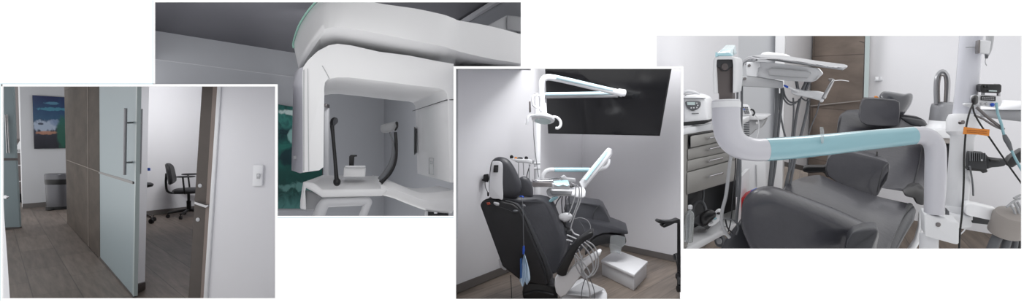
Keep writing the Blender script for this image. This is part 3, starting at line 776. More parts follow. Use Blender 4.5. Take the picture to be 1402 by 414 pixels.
# television
t = thing('television', 'large black flat television on the wall above the dental chair', 'television', P(828, 187, 6.6))
q = [P(744.5, 60, 6.75), P(925.5, 60, 6.0), P(903.6, 186.4, 6.15), P(750.2, 183.2, 6.85)]
build(MB().prism(q, Vector((.02, .07, .01))), 'cabinet', W['black'], t, bevel=.006)
nrm = (q[1]-q[0]).cross(q[3]-q[0]).normalized(); nrm = nrm if nrm.y < 0 else -nrm
qi = [q[0].lerp(q[2], .008), q[1].lerp(q[3], .008), q[2].lerp(q[0], .012), q[3].lerp(q[1], .012)]
build(MB().poly([p + nrm*.012 for p in qi]), 'screen', W['screen'], t, smooth=False)
build(MB().tube([P(828, 150, 6.75), P(800, 150, 7.6)], .03, 10, 1).box(P(815, 168, 6.68), (.3, 0, 0), (0, .05, 0), (0, 0, .3)), 'wall_mount', W['rubber'], t)
o = build(MB().slab([(662, 240), (669.5, 239), (669.8, 248.5), (662, 249.5)], w3l, Vector((0, -.012, 0))), 'wall_outlet', W['white2'], bevel=.002)
tag(o, 'white wall outlet plate behind the dental chair headrest', 'outlet')
t = thing('plug_adapter', 'black plug adapter with its cable in the wall outlet left of the headrest', 'plug', on(w3l, 666, 249, .04))
build(MB().slab([(662, 239.5), (668.5, 238.5), (669.8, 245), (668, 250), (662.5, 248.5), (659.5, 247.5), (659.5, 246), (661.5, 245.5)], 5.7, Vector((0, .1, 0))), 'housing', W['black'], t, bevel=.008)
build(MB().wire([(664, 248, 5.7), (664.5, 256), (667, 262), (668.5, 266, 5.6)] and [(664, 248, 5.7), (664.5, 256, 5.7), (667, 262, 5.65), (668.5, 267, 5.6)], 5.7, .5, 8), 'cable', W['black'], t)
build(MB().slab([(666.8, 263.5), (669.4, 263.5), (669.6, 269), (667, 269)], 5.6, Vector((0, .02, 0))), 'inline_switch', W['black'], t, bevel=.004)

# ---------------- the dental chair, seen from behind
L3 = W['leather_p3']
ch3 = thing('dental_chair', 'dental chair seen from behind with black backrest cover and hose bundle, facing the television', 'dental chair', fl3(748, 404))
# the reclined backrest: upholstery, shell
up = [(664, 273, 5.0), (672, 270.5, 5.0), (690, 271, 5.0), (716, 271.5, 5.05), (735, 272, 5.1), (745, 274.5, 5.15), (751, 279, 5.15), (755, 286, 5.15), (762, 304, 5.15), (769, 320, 5.15), (775, 334, 5.15), (771, 352, 5.1), (765, 374, 5.05), (740, 384, 5.0), (700, 370, 5.0)]
build(MB().slab(up, 5.1, Vector((.06, .16, .03))), 'backrest', L3, ch3, bevel=.035, seg=4)
up = [(689, 273), (700, 274.5), (709, 279), (716, 288), (724, 303), (735, 326), (746, 350), (757, 378), (752, 390), (716, 389), (704, 330)]
build(MB().slab(up, 5.0, Vector((.02, .1, .0))), 'backrest_shell', mat('shell_charcoal', (52, 53, 57), .35, noise=.06, nscale=20), ch3, bevel=.03, seg=4)
cov = [(656.5, 281), (659.5, 276.5), (664.5, 272.5), (676, 272.5), (690, 276.5), (702, 279.5), (710.5, 286), (716, 300), (724, 320), (735, 346), (745, 372), (748, 392), (715, 387), (700, 375), (687.5, 365.5), (676, 334), (665, 304)]
build(MB().slab(cov, 4.93, Vector((.02, .08, .0))), 'backrest_cover', W['blackcloth'], ch3, bevel=.02, seg=3)
build(MB().wire([(692, 275.5, 4.9), (703, 278.5, 4.9), (712.5, 287, 4.9), (722, 306, 4.91), (733, 332, 4.92), (745, 360, 4.93), (752, 384, 4.95)], 4.9, 1.2, 10), 'piping', W['rubber'], ch3)
build(MB().wire([(664, 277, 4.9), (676, 281.5, 4.9), (692, 286.5, 4.9), (706, 292.5, 4.9)], 4.9, .5, 8), 'top_seam', W['rubber'], ch3)
build(MB().slab([(666, 278), (670.5, 277.6), (671.4, 280.4), (667.2, 281.2)], 4.88, Vector((0, .03, 0))), 'red_clip', mat('red_clip', (160, 70, 50), .5), ch3, bevel=.003)
build(MB().slab([(675.8, 277), (683.6, 278.4), (683.4, 282), (680, 282.4), (675.4, 279.6)], 4.87, Vector((0, .05, 0))), 'hinge_cover', W['whitegrey'], ch3, bevel=.008)
build(MB().ell(P(706, 289.3, 4.9), (.028, 0, 0), (0, .02, 0), (0, 0, .014), 8), 'side_button', W['hosedark'], ch3)
build(MB().ell(P(717, 282.4, 4.93), (.022, 0, 0), (0, .02, 0), (0, 0, .016), 8), 'cap', W['hosedark'], ch3)
# headrest
hr = [(669.5, 262), (670, 240), (671.8, 225), (675.5, 218.5), (682, 215.2), (690, 215.8), (697, 219.5), (704, 229), (710, 241), (714, 252), (713, 262), (708, 269.5), (696, 272.8), (684, 272.2), (674, 271)]
build(MB().puff(hr, 5.02, .09, .10, sm=3, e=.42, n=6), 'headrest', L3, ch3, angle=80)
pl = cat([(671, 269.5, 0), (670.6, 245, 0), (673.6, 223.5, 0), (676, 221.2, 0), (682, 221, 0), (687, 223, 0), (688.4, 230, 0), (688, 250, 0), (688.6, 272.6, 0), (683, 272.6, 0)], 3, True)
build(MB().slab([(p.x, p.y) for p in pl], 4.9, Vector((.0, .03, 0))), 'headrest_plate', W['white2'], ch3, bevel=.006)
hp = build(MB().slab([(676.2, 226.3), (682.6, 226.3), (681.8, 236.4), (675.4, 236.4)], 4.885, Vector((0, .03, 0))), 'release_slot', W['black'], ch3, bevel=.004)
build(MB().slab([(678, 229), (681.4, 229), (680.8, 235.4), (677.4, 235.4)], 4.88, Vector((0, .008, 0))), 'release_lever', W['rubber'], hp, bevel=.003)
build(MB().puff([(711, 244), (717, 241.6), (724, 244.5), (729, 254), (730, 266), (728, 272.5), (716, 273), (706, 272), (706, 252)], 5.16, .06, .08, sm=3, e=.4), 'neck_cushion', L3, ch3, angle=80)
# seat and leg rest
seat = [(757, 316, 5.4), (772, 300, 5.6), (789, 302, 5.8), (813, 304, 5.95), (838, 309, 6.1), (850, 313.5, 6.15), (860, 317.5, 6.2), (860.5, 321.5, 6.2), (852, 322, 6.15), (838, 319.5, 6.05), (826, 320, 6.0), (816, 323.5, 5.9), (807, 330, 5.75), (795, 345, 5.6), (780, 352, 5.5), (768, 345, 5.4)]
build(MB().slab(seat, 6, Vector((.05, .35, .06))), 'seat', L3, ch3, bevel=.02, seg=3)
und = [(808, 333, 5.75), (816, 325, 5.9), (826, 321, 6.0), (838, 320.5, 6.05), (850, 323, 6.1), (857, 325, 6.1), (858, 333, 6.1), (851, 339.5, 6.1), (840, 334.5, 6.05), (826, 334.5, 6.0), (815, 339, 5.9), (800, 352, 5.7)]
build(MB().slab(und, 6.05, Vector((.04, .3, .02))), 'leg_rest_shell', W['black'], ch3, bevel=.02, seg=3)
kb = [(771, 287, 5.9), (774, 280, 5.9), (779, 277, 5.95), (800, 278.6, 6.0), (821, 281.3, 6.1), (826, 284.5, 6.15), (832, 297, 6.2), (839, 311, 6.2), (822, 308.5, 6.1), (800, 304.5, 6.0), (786, 303, 5.9), (776, 297, 5.85)]
build(MB().slab(kb, 6, Vector((.06, .38, .04))), 'leg_rest', L3, ch3, bevel=.045, seg=4)
build(MB().wire([(821, 281.5, 6.08), (815, 288, 6.06), (812, 297, 6.04), (812.5, 306, 6.02)], 6, .5, 8), 'leg_rest_seam', W['rubber'], ch3)
# near armrest, its white bracket, base covers
arm = [(762, 376), (762, 371), (770, 358), (777, 345), (786, 334.5), (795, 327), (806, 319.5), (811, 318), (812.5, 321), (811, 325.5), (800, 332), (792, 340), (786, 352), (779, 366), (775, 378), (769, 379.5)]
build(MB().slab(arm, 4.85, Vector((.03, .14, .02))), 'armrest', W['black'], ch3, bevel=.022, seg=4)
br = [(759.5, 381), (762, 377.5), (768, 378), (775, 377.5), (780, 370), (786, 364.5), (800, 356), (812, 349), (818, 345), (821.5, 344.6), (822.6, 348), (817, 355), (803, 366), (792, 382), (783, 394), (774, 405), (766.5, 408), (761, 401), (759, 391)]
build(MB().slab(br, 4.92, Vector((.03, .1, .01))), 'arm_bracket', W['white'], ch3, bevel=.016, seg=3)
sh = [(682, 356), (686, 352), (690, 368), (692.5, 371), (689, 370), (684, 365.5)]
build(MB().slab(sh, 5.25, Vector((.02, .1, 0))), 'far_bracket', W['white2'], ch3, bevel=.01)
bs = [(715, 401), (717, 393), (722, 386), (738, 386), (760, 392), (764, 400), (764, 418), (716, 412)]
build(MB().slab(bs, 5.05, Vector((.02, .4, 0))), 'base_skirt', W['black'], ch3, bevel=.03, seg=3)
for a in (bs[0],):
    build(MB().wire([(717, 404, 5.04), (736, 399.5, 5.03), (758, 404.5, 5.03)], 5, 1.4, 8), 'skirt_rib', W['rubber'], ch3)
bp = [(775, 411, 4.95), (803, 386, 5.3), (831.5, 402, 5.3), (831.5, 418, 5.2), (770, 422, 4.95)]
build(MB().slab([(772, 400, 4.95), (798, 386.5, 5.3), (831.5, 402, 5.2), (831.5, 432, 5.0), (762, 432, 4.9)], 5, Vector((.02, .25, -.02))), 'floor_box', W['white2'], ch3, bevel=.012)
build(MB().slab([(771, 404, 4.93), (798.5, 387.4, 5.28), (826, 398, 5.2), (806, 407, 4.93)], 5, Vector((0, .01, .012))), 'floor_box_lid', W['whitegrey'], ch3, bevel=.004)
# hose loops hooked under the armrest
for pts in ([(787, 350), (789, 365), (795, 376), (803, 380.5), (808, 377), (803, 366), (793, 354), (788, 347)],
            [(796, 335), (805, 345), (811, 358), (812, 370), (807, 379), (800, 381), (796, 372), (797, 350)],
            [(803, 330), (813, 337), (818.5, 350), (818.5, 365), (813, 376), (806, 378.5)],
            [(800, 332), (810, 341), (815.5, 354), (814.5, 368), (808, 378)],
            [(789, 352), (794, 362), (800, 374), (806, 392), (809, 414)],
            [(792, 342), (796, 356), (798, 370), (799, 380)],
            [(790, 357), (796, 368), (803, 377.5), (808, 380)]):
    dd_ = 4.78 + random.uniform(-.05, .05)
    build(MB().wire([(x, y, dd_) for x, y in pts], dd_, .95, 10), 'hose', W['hose'] if random.random() < .8 else W['whitegrey'], ch3)
build(MB().wire([(802, 380, 4.8), (798, 392, 4.85), (796, 405, 4.85), (797, 414, 4.85)], 5, .6, 8), 'thin_hose', W['hosedark'], ch3)
build(MB().wire([(806, 379, 4.8), (811, 390, 4.85), (814, 402, 4.85), (814, 414, 4.85)], 5, .6, 8), 'thin_hose', W['hosedark'], ch3)
build(MB().wire([(699, 377, 5.2), (700, 392, 5.2), (700.5, 414, 5.2)], 5, .5, 8), 'thin_hose', W['rubber'], ch3)
# plastic sleeve hanging at the foot end
o = build(MB().slab([(836, 323), (845, 322), (856, 325), (856.5, 334), (851, 340), (849, 348.5), (843, 346), (836, 347), (834.5, 338)], 6.0, Vector((0, .006, 0))), 'plastic_sleeve', W['clear'], smooth=False)
tag(o, 'clear crumpled plastic sleeve hanging from the foot end of the dental chair seen from behind', 'plastic sleeve')

# assistant instrument holder with white cap beside the seat
t = thing('instrument_holder', 'black suction hose holder with a white oval cap beside the chair armrest', 'instrument holder', P(772, 330, 5.35))
build(MB().puff([(763, 300), (766, 294), (774, 291.5), (781, 292.5), (783.5, 297), (779, 302), (773, 304.5), (768, 302)], 5.28, .035, sm=3, e=.6), 'cap', W['white'], t)
build(MB().slab([(763, 299), (769, 298), (774, 302.5), (775.5, 310), (783, 315), (784, 323), (778, 328), (772, 330), (766, 314), (762, 305)], 5.32, Vector((.02, .1, 0))), 'holder_body', W['black'], t, bevel=.015, seg=3)
for i, (x, y) in enumerate(((772, 316), (778, 319), (775, 325))):
    build(MB().lathe(P(x, y, 5.3), (.3, -1, .2), [(.03, -.03), (.034, .0), (.03, .03), (.018, .035)], 16), 'socket', W['rubber'], t)
for pts in ([(776, 322), (786, 326), (794, 330), (797, 336)], [(784, 331), (776, 329), (770, 333), (768, 338)], [(782, 314), (786, 320), (793, 323)], [(781, 334), (786, 340), (794, 338)]):
    build(MB().wire([(x, y, 5.2) for x, y in pts], 5.2, 1.0, 10), 'nozzle', W['white2'], t)
build(MB().wire([(786, 300, 5.4), (795, 298.5, 5.4), (804, 302, 5.4), (808.5, 310, 5.4), (807, 318, 5.4)], 5.4, .5, 8), 'thin_tube', W['hose'], t)
build(MB().wire([(791, 300, 5.4), (797, 308, 5.4), (801, 317, 5.4)], 5.4, .35, 8), 'thin_tube', W['hosedark'], t)

# hanging face mask on a lanyard
t = thing('face_mask', 'blue and white face mask hanging on a cord behind the dental backrest', 'face mask', P(718, 391, 4.85))
mk = MB()
rg = []
for i in range(9):
    f_ = i/8
    y = 347 + 42*f_
    wl_, wr_ = 717 - 5.5*min(1, f_*1.25) + (2.5 if i == 8 else 0), 718.5 + 7.5*math.sin(min(1, f_*1.25)*1.4) - (3 if i == 8 else 0)
    rg.append([P(wl_ + (wr_-wl_)*k/10, y + 3*math.sin(k*.9) + (k-5)*-.3*f_, 4.84 + .012*math.sin(k*1.9+i*.3)) for k in range(11)] + [P(wl_ + (wr_-wl_)*k/10, y + 3*math.sin(k*.9)+(k-5)*-.3*f_, 4.85 + .012*math.sin(k*1.9+i*.3)) for k in range(10, -1, -1)])
build(mk.loft(rg), 'mask_body', W['maskblue'], t, angle=70)
build(MB().loft([[P(712+k*.32-(0 if i else .0), 351+i*3.9-k*.2, 4.825+.006*math.sin(k*2)) for k in range(9)]+[P(712+k*.32, 351+i*3.9-k*.2, 4.832+.006*math.sin(k*2)) for k in range(8, -1, -1)] for i in range(1, 9)]), 'mask_edge', W['blue'] if False else mat('mask_edge_blue', (70, 120, 190), .8), t)
build(MB().wire([(714.5, 271.5, 4.86), (716, 285, 4.84), (716.5, 310, 4.83), (717, 337, 4.83)], 4.8, .55, 8), 'cord', W['hosedark'], t)
build(MB().wire([(712, 269.5, 4.9), (715, 269.2, 4.88), (717, 271, 4.88)], 4.8, .9, 8), 'clip_top', W['blue'], t)
build(MB().slab([(716, 337), (718.4, 337), (718.8, 344), (717.6, 349), (715.6, 349), (715.4, 343)], 4.83, Vector((0, .015, 0))), 'clip', W['blue'], t, bevel=.003)

# ---------------- operating light with its folded arm
lt = thing('operating_light', 'white ceiling-high dental light on a folded arm in front of the television', 'dental light', P(744, 171, 5.55))
build(MB().wire([(742, 152, 5.5), (741.6, 138, 5.5), (741.4, 120, 5.5), (742.4, 111, 5.5), (747.5, 106.4, 5.5), (757, 106.6, 5.52), (780, 111.4, 5.6), (810, 118.6, 5.7), (840, 125.4, 5.8), (851, 128, 5.85)], 5.5, [4.2, 4.2, 4.2, 4.3, 4.4, 4.4, 4.4, 4.3, 4.3, 5.0], 16, 4), 'upper_arm', W['white'], lt)
build(MB().wire([(761, 105.6, 5.49), (790, 112.2, 5.6), (818, 118.8, 5.7), (838, 123.4, 5.77)], 5.5, 2.9, 12, 2), 'film', W['filmpale'], lt, label='pale blue protective film')
build(MB().wire([(847, 126.6, 5.84), (855, 127.6, 5.86)], 5.8, [5.2, 4.9], 18, 1), 'end_cap', W['white'], lt)
build(MB().slab([(849.5, 124.6), (854.8, 124.4), (854.8, 126.4), (849.5, 126.6)], 5.82, Vector((0, .04, 0))), 'cap_slot', W['rubber'], lt)
build(MB().wire([(846, 129.8, 5.95), (800, 130.3, 6.0), (747, 131.3, 6.05), (738, 131.5, 6.05)], 6, 3.8, 14, 1), 'lower_arm', W['whitegrey'], lt)
build(MB().wire([(846, 127.6, 5.93), (800, 128.3, 5.96), (747, 129, 6.01)], 6, 2.4, 12, 1), 'film', W['filmpale'], lt, label='pale blue protective film')
build(MB().wire([(743, 142, 5.5), (744, 148, 5.5), (744.3, 156, 5.5)], 5.5, [4.8, 4.6, 4.4], 16, 2), 'lamp_joint', W['white'], lt)
hd = P(743.6, 162.5, 5.5)
ax = Vector((.12, .32, 1)).normalized()
build(MB().lathe(hd, ax, [(.02, -.028), (.095, -.03), (.122, -.018), (.128, -.004), (.122, .012), (.09, .032), (.05, .044), (.02, .05)], 32), 'lamp_head', W['white'], lt)
build(MB().lathe(hd, ax, [(.02, -.036), (.085, -.034), (.092, -.026)], 32), 'lens', W['clear'] if False else W['lcd'], lt)
build(MB().wire([(732, 157.8, 5.5), (726, 158.4, 5.48), (722.8, 161.5, 5.46), (722.3, 167, 5.45), (720.8, 171.5, 5.45)], 5.5, [1.4, 1.8, 1.9, 1.7, 1.7], 12), 'grip', W['white2'], lt)
build(MB().wire([(757, 159.6, 5.48), (763, 161.3, 5.46), (767, 166, 5.45), (767.5, 171.6, 5.45), (764.5, 175.6, 5.45), (760.6, 175.4, 5.45)], 5.5, [1.5, 1.8, 2.0, 2.0, 1.9, 1.8], 12), 'grip', W['white'], lt)
build(MB().wire([(740, 131.8, 5.45), (733, 131, 5.42), (729.4, 132.6, 5.4), (728.8, 139, 5.4), (730.6, 145, 5.4), (735, 147.8, 5.42), (741, 148.2, 5.45)], 5.5, 1.35, 12), 'frame_handle', W['white'], lt)
build(MB().slab([(724.2, 139), (726.6, 138.6), (727.2, 153.4), (724.6, 154.4)], 5.6, Vector((0, .04, 0))), 'side_plate', W['steeldark'], lt, bevel=.004)
build(MB().lathe(hd+Vector((-.05, -.05, -.0)), (0, -1, .1), [(.002, 0), (.016, .01), (.016, .03), (.01, .034)], 12), 'focus_knob', W['white2'], lt)

# ---------------- delivery unit: post, arms, tray
un = thing('delivery_unit', 'white dental delivery unit with post, blue-filmed arm and hoses behind the chair', 'dental unit', P(735, 300, 5.9))
build(MB().wire([(736.5, 128, 6.05), (736, 200, 6.0), (735.5, 262, 5.95), (736, 285, 5.95)], 6, [4.4, 4.4, 4.6, 4.6], 18, 1), 'post', W['white'], un)
build(MB().wire([(729.8, 160, 5.8), (731, 190, 5.8), (734.5, 222, 5.8), (737.5, 243, 5.8)], 5.8, .45, 8), 'cord', W['hosedark'], un)
for y in (224, 231): build(MB().wire([(731, y, 5.85), (739.5, y, 5.85)], 5.8, 1.7, 12, 1), 'collar', W['white2'], un)
build(MB().wire([(742, 252, 5.7), (742.6, 243, 5.7), (746, 236.5, 5.7), (752, 233, 5.7), (762, 232.7, 5.7), (800, 232.8, 5.75), (818, 232.5, 5.8), (828, 230, 5.8), (832.6, 225, 5.8), (834, 218, 5.8)], 5.7, [3.2, 3.2, 3.2, 3.1, 3.0, 2.9, 2.7, 2.6, 2.4, 2.0], 14), 'swing_arm', W['white'], un)
build(MB().wire([(759, 232.7, 5.69), (782, 232.7, 5.72), (806, 232.8, 5.75)], 5.7, 3.15, 14, 1), 'film', W['film'], un, label='pale blue protective film')
build(MB().slab([(792.5, 250, 5.45), (795, 246.5, 5.45), (830.8, 203.4, 5.8), (832.4, 202.6, 5.8), (836, 204.4, 5.8), (836.4, 212, 5.8), (834, 214.5, 5.8), (802, 254, 5.45), (799.8, 258, 5.45), (795, 257.6, 5.45)], 5.5, Vector((.03, .06, .0))), 'balance_arm', W['white'], un, bevel=.01)
build(MB().slab([(798.5, 245.2, 5.43), (829.6, 206.6, 5.77), (832.8, 208.4, 5.77), (802.6, 247.4, 5.43)], 5.5, Vector((.01, .02, .0))), 'film', W['film'], un, bevel=.004, label='pale blue protective film')
tr = [(728, 247, 5.3), (744, 244, 5.5), (786, 243.6, 5.5), (790, 246, 5.4), (783, 253, 5.2), (731, 256, 5.15)]
build(MB().slab([(728.5, 250.5, 5.3), (756, 249.5, 5.3), (758, 251.5, 5.25), (758, 256, 5.25), (731, 256.6, 5.25), (728.6, 255, 5.3)], 5.3, Vector((.0, .25, 0))), 'tray', W['steeldark'], un, bevel=.005)
build(MB().slab([(729, 247.4), (757, 247, ), (758, 249.6), (729, 250.6)], 5.35, Vector((0, .2, 0))), 'tray_rim', W['chrome'], un, bevel=.004)
build(MB().slab([(748, 261.4, 5.3), (752, 258.4, 5.4), (793, 258.4, 5.4), (795, 257.5, 5.4), (800, 257.5, 5.4), (801.8, 262, 5.3), (801.6, 269.5, 5.3), (798.5, 271.6, 5.3), (788, 271, 5.3), (786, 269, 5.3), (752, 269.6, 5.3), (749, 267, 5.3)], 5.3, Vector((.02, .2, 0))), 'table_body', W['white2'], un, bevel=.012)
build(MB().slab([(752.5, 261.5), (784, 261.5), (782.6, 267.4), (755.5, 267.4)], 5.28, Vector((0, .03, 0))), 'handle_recess', W['whitegrey'], un, bevel=.008)
build(MB().slab([(756.4, 251.5), (779.4, 251.5), (780.4, 254), (779.8, 259.4), (756.4, 259.4)], 5.15, Vector((0, .12, 0))), 'control_box', W['white2'], un, bevel=.008)
build(MB().slab([(758, 248.6, 5.2), (778, 247.5, 5.2), (779.8, 253.4, 5.13), (776, 255.5, 5.12), (771, 253.4, 5.13), (765, 255.8, 5.12), (758.6, 253.2, 5.13)], 5.15, Vector((0, .06, .004))), 'film', W['film'], un, bevel=.004, label='crumpled blue protective film')
build(MB().ell(P(782, 255.5, 5.18), (.03, 0, 0), (0, .03, 0), (0, 0, .014), 8), 'knob', W['black'], un)
build(MB().slab([(751.5, 275), (757, 270.4), (763.4, 269.2), (764.6, 271.4), (756, 276.8), (752, 278)], 5.2, Vector((0, .05, 0))), 'suction_tip', W['filmdark'], un, bevel=.006)
for x0, x1 in ((768, 758), (770, 770), (775, 776), (779, 782)):
    build(MB().wire([(x0, 269, 5.35), ((x0+x1)/2-1, 278, 5.4), (x1, 292, 5.5)], 5.4, .8, 8), 'hose', W['hosedark'], un)
for pts in ([(789, 253), (793, 259), (792.5, 272), (789, 284), (783, 299), (780, 305)], [(782, 251), (788, 255), (787, 270), (783, 283), (778.5, 294)], [(793, 250), (796.5, 260), (794.5, 276), (789, 290), (783.6, 305), (781, 316)]):
    build(MB().wire([(x, y, 5.12) for x, y in pts], 5.1, .85, 10), 'hose', W['hose'], un)
# loose items lying on the tray
random.seed(3)
for i, (x0, y0, x1, y1, m_) in enumerate(((733, 247, 748, 245.6, 'chrome'), (742, 246.2, 760, 244.4, 'steel'), (752, 245.6, 768, 243.8, 'hosedark'), (764, 246.4, 780, 245, 'steel'))):
    o = build(MB().wire([(x0, y0, 5.35), ((x0+x1)/2, (y0+y1)/2-.5, 5.38), (x1, y1, 5.4)], 5.35, [.6, .9, .5], 8), 'dental_instrument', W[m_])
    tag(o, ['leftmost steel hand instrument lying on the dental tray', 'second steel hand instrument from the left on the dental tray', 'dark grey hand instrument in the middle of the dental tray', 'rightmost steel hand instrument near the blue film on the tray'][i], 'dental instrument', 'instruments on the dental tray')
o = build(MB().slab([(768, 243), (773, 240), (777, 244), (788, 244.6), (788.5, 249.6), (779, 250), (770, 247.4)], 5.36, Vector((0, .1, 0))), 'film_sheet', W['whitegrey'], bevel=.006)
tag(o, 'crumpled pale sheet at the right end of the dental tray', 'plastic film')
# small wall shelf table with bits on it
t = thing('side_table', 'small white tray table on thin legs left of the delivery post', 'table', P(712, 258, 6.0))
build(MB().slab([(698, 217.4), (724, 218.4), (727.6, 220.4), (728, 225.4), (722, 223.6), (708, 222.8)], 5.9, Vector((.05, .3, 0))), 'table_top', W['white2'], t, bevel=.008)
for pts in ([(710, 222, 5.95), (710, 260, 5.95)], [(716.4, 223, 5.95), (717, 240, 5.95)], [(724.6, 225, 5.9), (724.4, 262, 5.9)]):
    build(MB().wire(pts, 5.9, .7, 8, 1), 'leg', W['steel'], t)
build(MB().wire([(720, 256, 5.9), (721.6, 240, 5.9), (725.5, 226, 5.9)], 5.9, .6, 8), 'cable', W['rubber'], t)
for i, (x, w, h, m_, l_, nm, ct) in enumerate(((700.4, 4.2, 5.0, 'black', 'small black charger at the left end of the tray table', 'charger', 'charger'), (706.2, 3.4, 2.6, 'orange', 'small orange cap on the tray table between the black pieces', 'cap', 'cap'),
                            (712, 7, 2.4, 'rubber', 'flat dark clip in the middle of the tray table', 'clip', 'clip'), (720.6, 4.2, 4.0, 'black', 'small black holder at the right end of the tray table', 'holder', 'holder'))):
    pr = cat([(-w/2, 0, 0), (-w/2, h*.7, 0), (-w*.1, h, 0), (w/2, h*.8, 0), (w/2, 0, 0)], 2, True)
    o = build(MB().slab([(x + p.x, 217.5 + .04*(x-700) - p.y) for p in pr], 5.95, Vector((0, .08, 0))), nm, W[m_], bevel=.004)
    tag(o, l_, ct)

# white box on the floor
t = thing('step_box', 'white box with a flat lid standing on the floor by the right wall', 'box', fl3(850, 390))
ba_, bb2, bc_ = fl3(824, 377), fl3(868, 399), fl3(885.5, 379.5)
e1, e2 = bb2-ba_, bc_-bb2
H_ = Vector((0, 0, .165))
build(MB().box(ba_, e1, e2, H_), 'body', W['white2'], t, bevel=.008)
q0 = ba_ - e1*.02 - e2*.03 + Vector((0, 0, .15))
build(MB().box(q0, e1*1.04, e2*1.06, Vector((0, 0, .035))), 'lid', W['white'], t, bevel=.006)

# rolling stool cut by the right edge
st = fl3(929.5, 402)
t = thing('rolling_stool', 'black rolling stool with a curved arm by the right wall of the television room', 'stool', st)
k = st.y/F
def sp(x, y, d=None): return P(x, y, st.y if d is None else d)
build(MB().wire([(929.6, 402-8, st.y), (929.4, 360, st.y), (929.2, 303, st.y)], st.y, [2.6, 2.3, 2.0], 14, 1), 'column', W['black'], t)
build(MB().slab([(900.5, 303.5), (903, 301.3), (911, 303), (921, 303), (930, 300), (931.6, 301), (931.6, 306), (924, 306), (916, 310), (909, 312.6), (907, 309), (910, 307), (902, 306)], st.y-.05, Vector((0, .12, 0))), 'arm_paddle', W['black'], t, bevel=.014, seg=3)
for i, (x, y, ex_) in enumerate(((926, 352, .35), (929.5, 379, -.05), (930.5, 396, -.35))):
    c_ = P(x-.4, y, st.y + ex_*.6)
    lg = build(MB().tube([sp(930, 372+i*6), sp(929, 366+i*8, st.y+ex_*.3), c_ + Vector((0, 0, .035))], [.022, .018, .014], 10, 3), 'leg', W['black'], t)
    build(MB().lathe(c_+Vector((-.02, 0, 0)), (1, .2, 0), [(.012, 0), (.034, .003), (.034, .018), (.014, .022), (.014, .026), (.034, .03), (.034, .044), (.012, .048)], 18), 'caster', W['black'], lg)
# ============================================================ treatment room seen over the chair (right opening)
r4 = Room(100, 1.5); U4 = r4.U; fl4 = r4.fl
Fh = Vector((.64, 1, r4.s)).normalized()      # the way this room recedes
D4 = 6.0
def S(px, d, th, vec=None): return MB().slab(px, d, (Fh if vec is None else vec)*th)
# walls, from left to right
m = S([(935, 5, 3.6), (1011, 5, 5.4), (1011, 262, 5.4), (935, 330, 3.6)], 5, .1); struct(build(m, 'wall_left', W['wall'], smooth=False))
m = S([(896, -20, 2.98), (934.4, 5, 3.59), (934.4, 90.6, 3.59), (896, 90.6, 2.98)], 5, .1); struct(build(m, 'wall_left', W['wall'], smooth=False))
m = S([(1010.5, 5, 5.4), (1063.5, 5, 5.7), (1066, 262, 5.7), (1010.5, 262, 5.4)], 5, .1); struct(build(m, 'wall_back', W['wall_grey'], smooth=False))
m = S([(1062, 5), (1075.6, 5), (1071, 262), (1059, 262)], 5.6, .2); struct(build(m, 'trim_14', W['white'], smooth=False, bevel=.005))
m = S([(1074, 5, 6.0), (1115, 5, 6.4), (1106, 234, 6.4), (1067, 224, 6.0)], 6, .1); struct(build(m, 'wall_passage', W['wall'], smooth=False))
m = S([(1066, 220, 5.98), (1107, 229, 6.38), (1106, 235.5, 6.38), (1066, 226, 5.98)], 6, .02); struct(build(m, 'baseboard_passage', W['base'], smooth=False))
clad4 = plank_mat('clad_wood', (118, 106, 97), (106, 95, 87), (84, 74, 68), 30, .62, .4, .005, (.9, 3.0))
q0 = P(1108, 147, 6.3); ux = (P(1180, 137, 5.5)-q0).normalized()
m = S([(1115, 5, 6.35), (1185.5, 5, 5.55), (1180.5, 260, 5.55), (1105, 262, 6.35)], 6, .12)
struct(build(m, 'wall_clad', clad4, smooth=False, uv=(q0, ux, U4)))
m = S([(1109, 144.6, 6.32), (1178.4, 137.3, 5.53), (1178.4, 138.6, 5.53), (1109, 146.2, 6.32)], 6, .01); struct(build(m, 'trim_15', W['taupe'], smooth=False))
m = S([(1150, 48.4, 5.94), (1186, 58.6, 5.52), (1186, 59.6, 5.52), (1150, 49.6, 5.94)], 6, .01); struct(build(m, 'trim_16', W['basedark'], smooth=False))
m = S([(1169, 40, 5.72), (1170, 40, 5.71), (1165, 225, 5.71), (1164, 225, 5.72)], 6, .01); struct(build(m, 'trim_17', W['basedark'], smooth=False))
m = S([(1184.4, 30, 5.5), (1186, 30, 5.48), (1182, 140, 5.48), (1180.6, 140, 5.5)], 6, .01); struct(build(m, 'trim_18', W['basedark'], smooth=False))
m = S([(1185.8, 5), (1192.4, 5), (1185.4, 262), (1179.6, 262)], 5.45, .04); struct(build(m, 'trim_19', W['glassedge'], smooth=False))
m = S([(1191, -20, 5.6), (1416, -20, 4.6), (1416, 420, 4.6), (1180, 420, 5.6)], 5, .1); struct(build(m, 'wall_right', W['wall'], smooth=False))
# floor
plank4 = plank_mat('surgery_floor', (100, 88, 78), (88, 78, 70), (68, 60, 54), 1.1, .22, .75, .004)
q = [fl4(936, 500), fl4(1410, 500), fl4(1410, 225), fl4(936, 225)]
m = MB().prism(q, -U4*.05)
struct(build(m, 'floor', plank4, smooth=False, uv=(q[0], Vector((.5, .86, 0)), Vector((.86, -.5, 0)))))
# sockets, cable trunking
t = thing('wall_socket', 'pair of faint white sockets high on the wall right of the clad panel', 'socket', P(1204, 110, 5.5))
for x in (1198.4, 1205.6): build(S([(x, 105.2), (x+4.6, 105.2), (x+4.6, 109.8), (x, 109.8)], 5.5, .02), 'socket_plate', W['white'], t, bevel=.003)
build(S([(1196.6, 109.4), (1212, 109.4), (1212, 110.6), (1196.6, 110.6)], 5.49, .03), 'sill', W['wall_grey'], t)

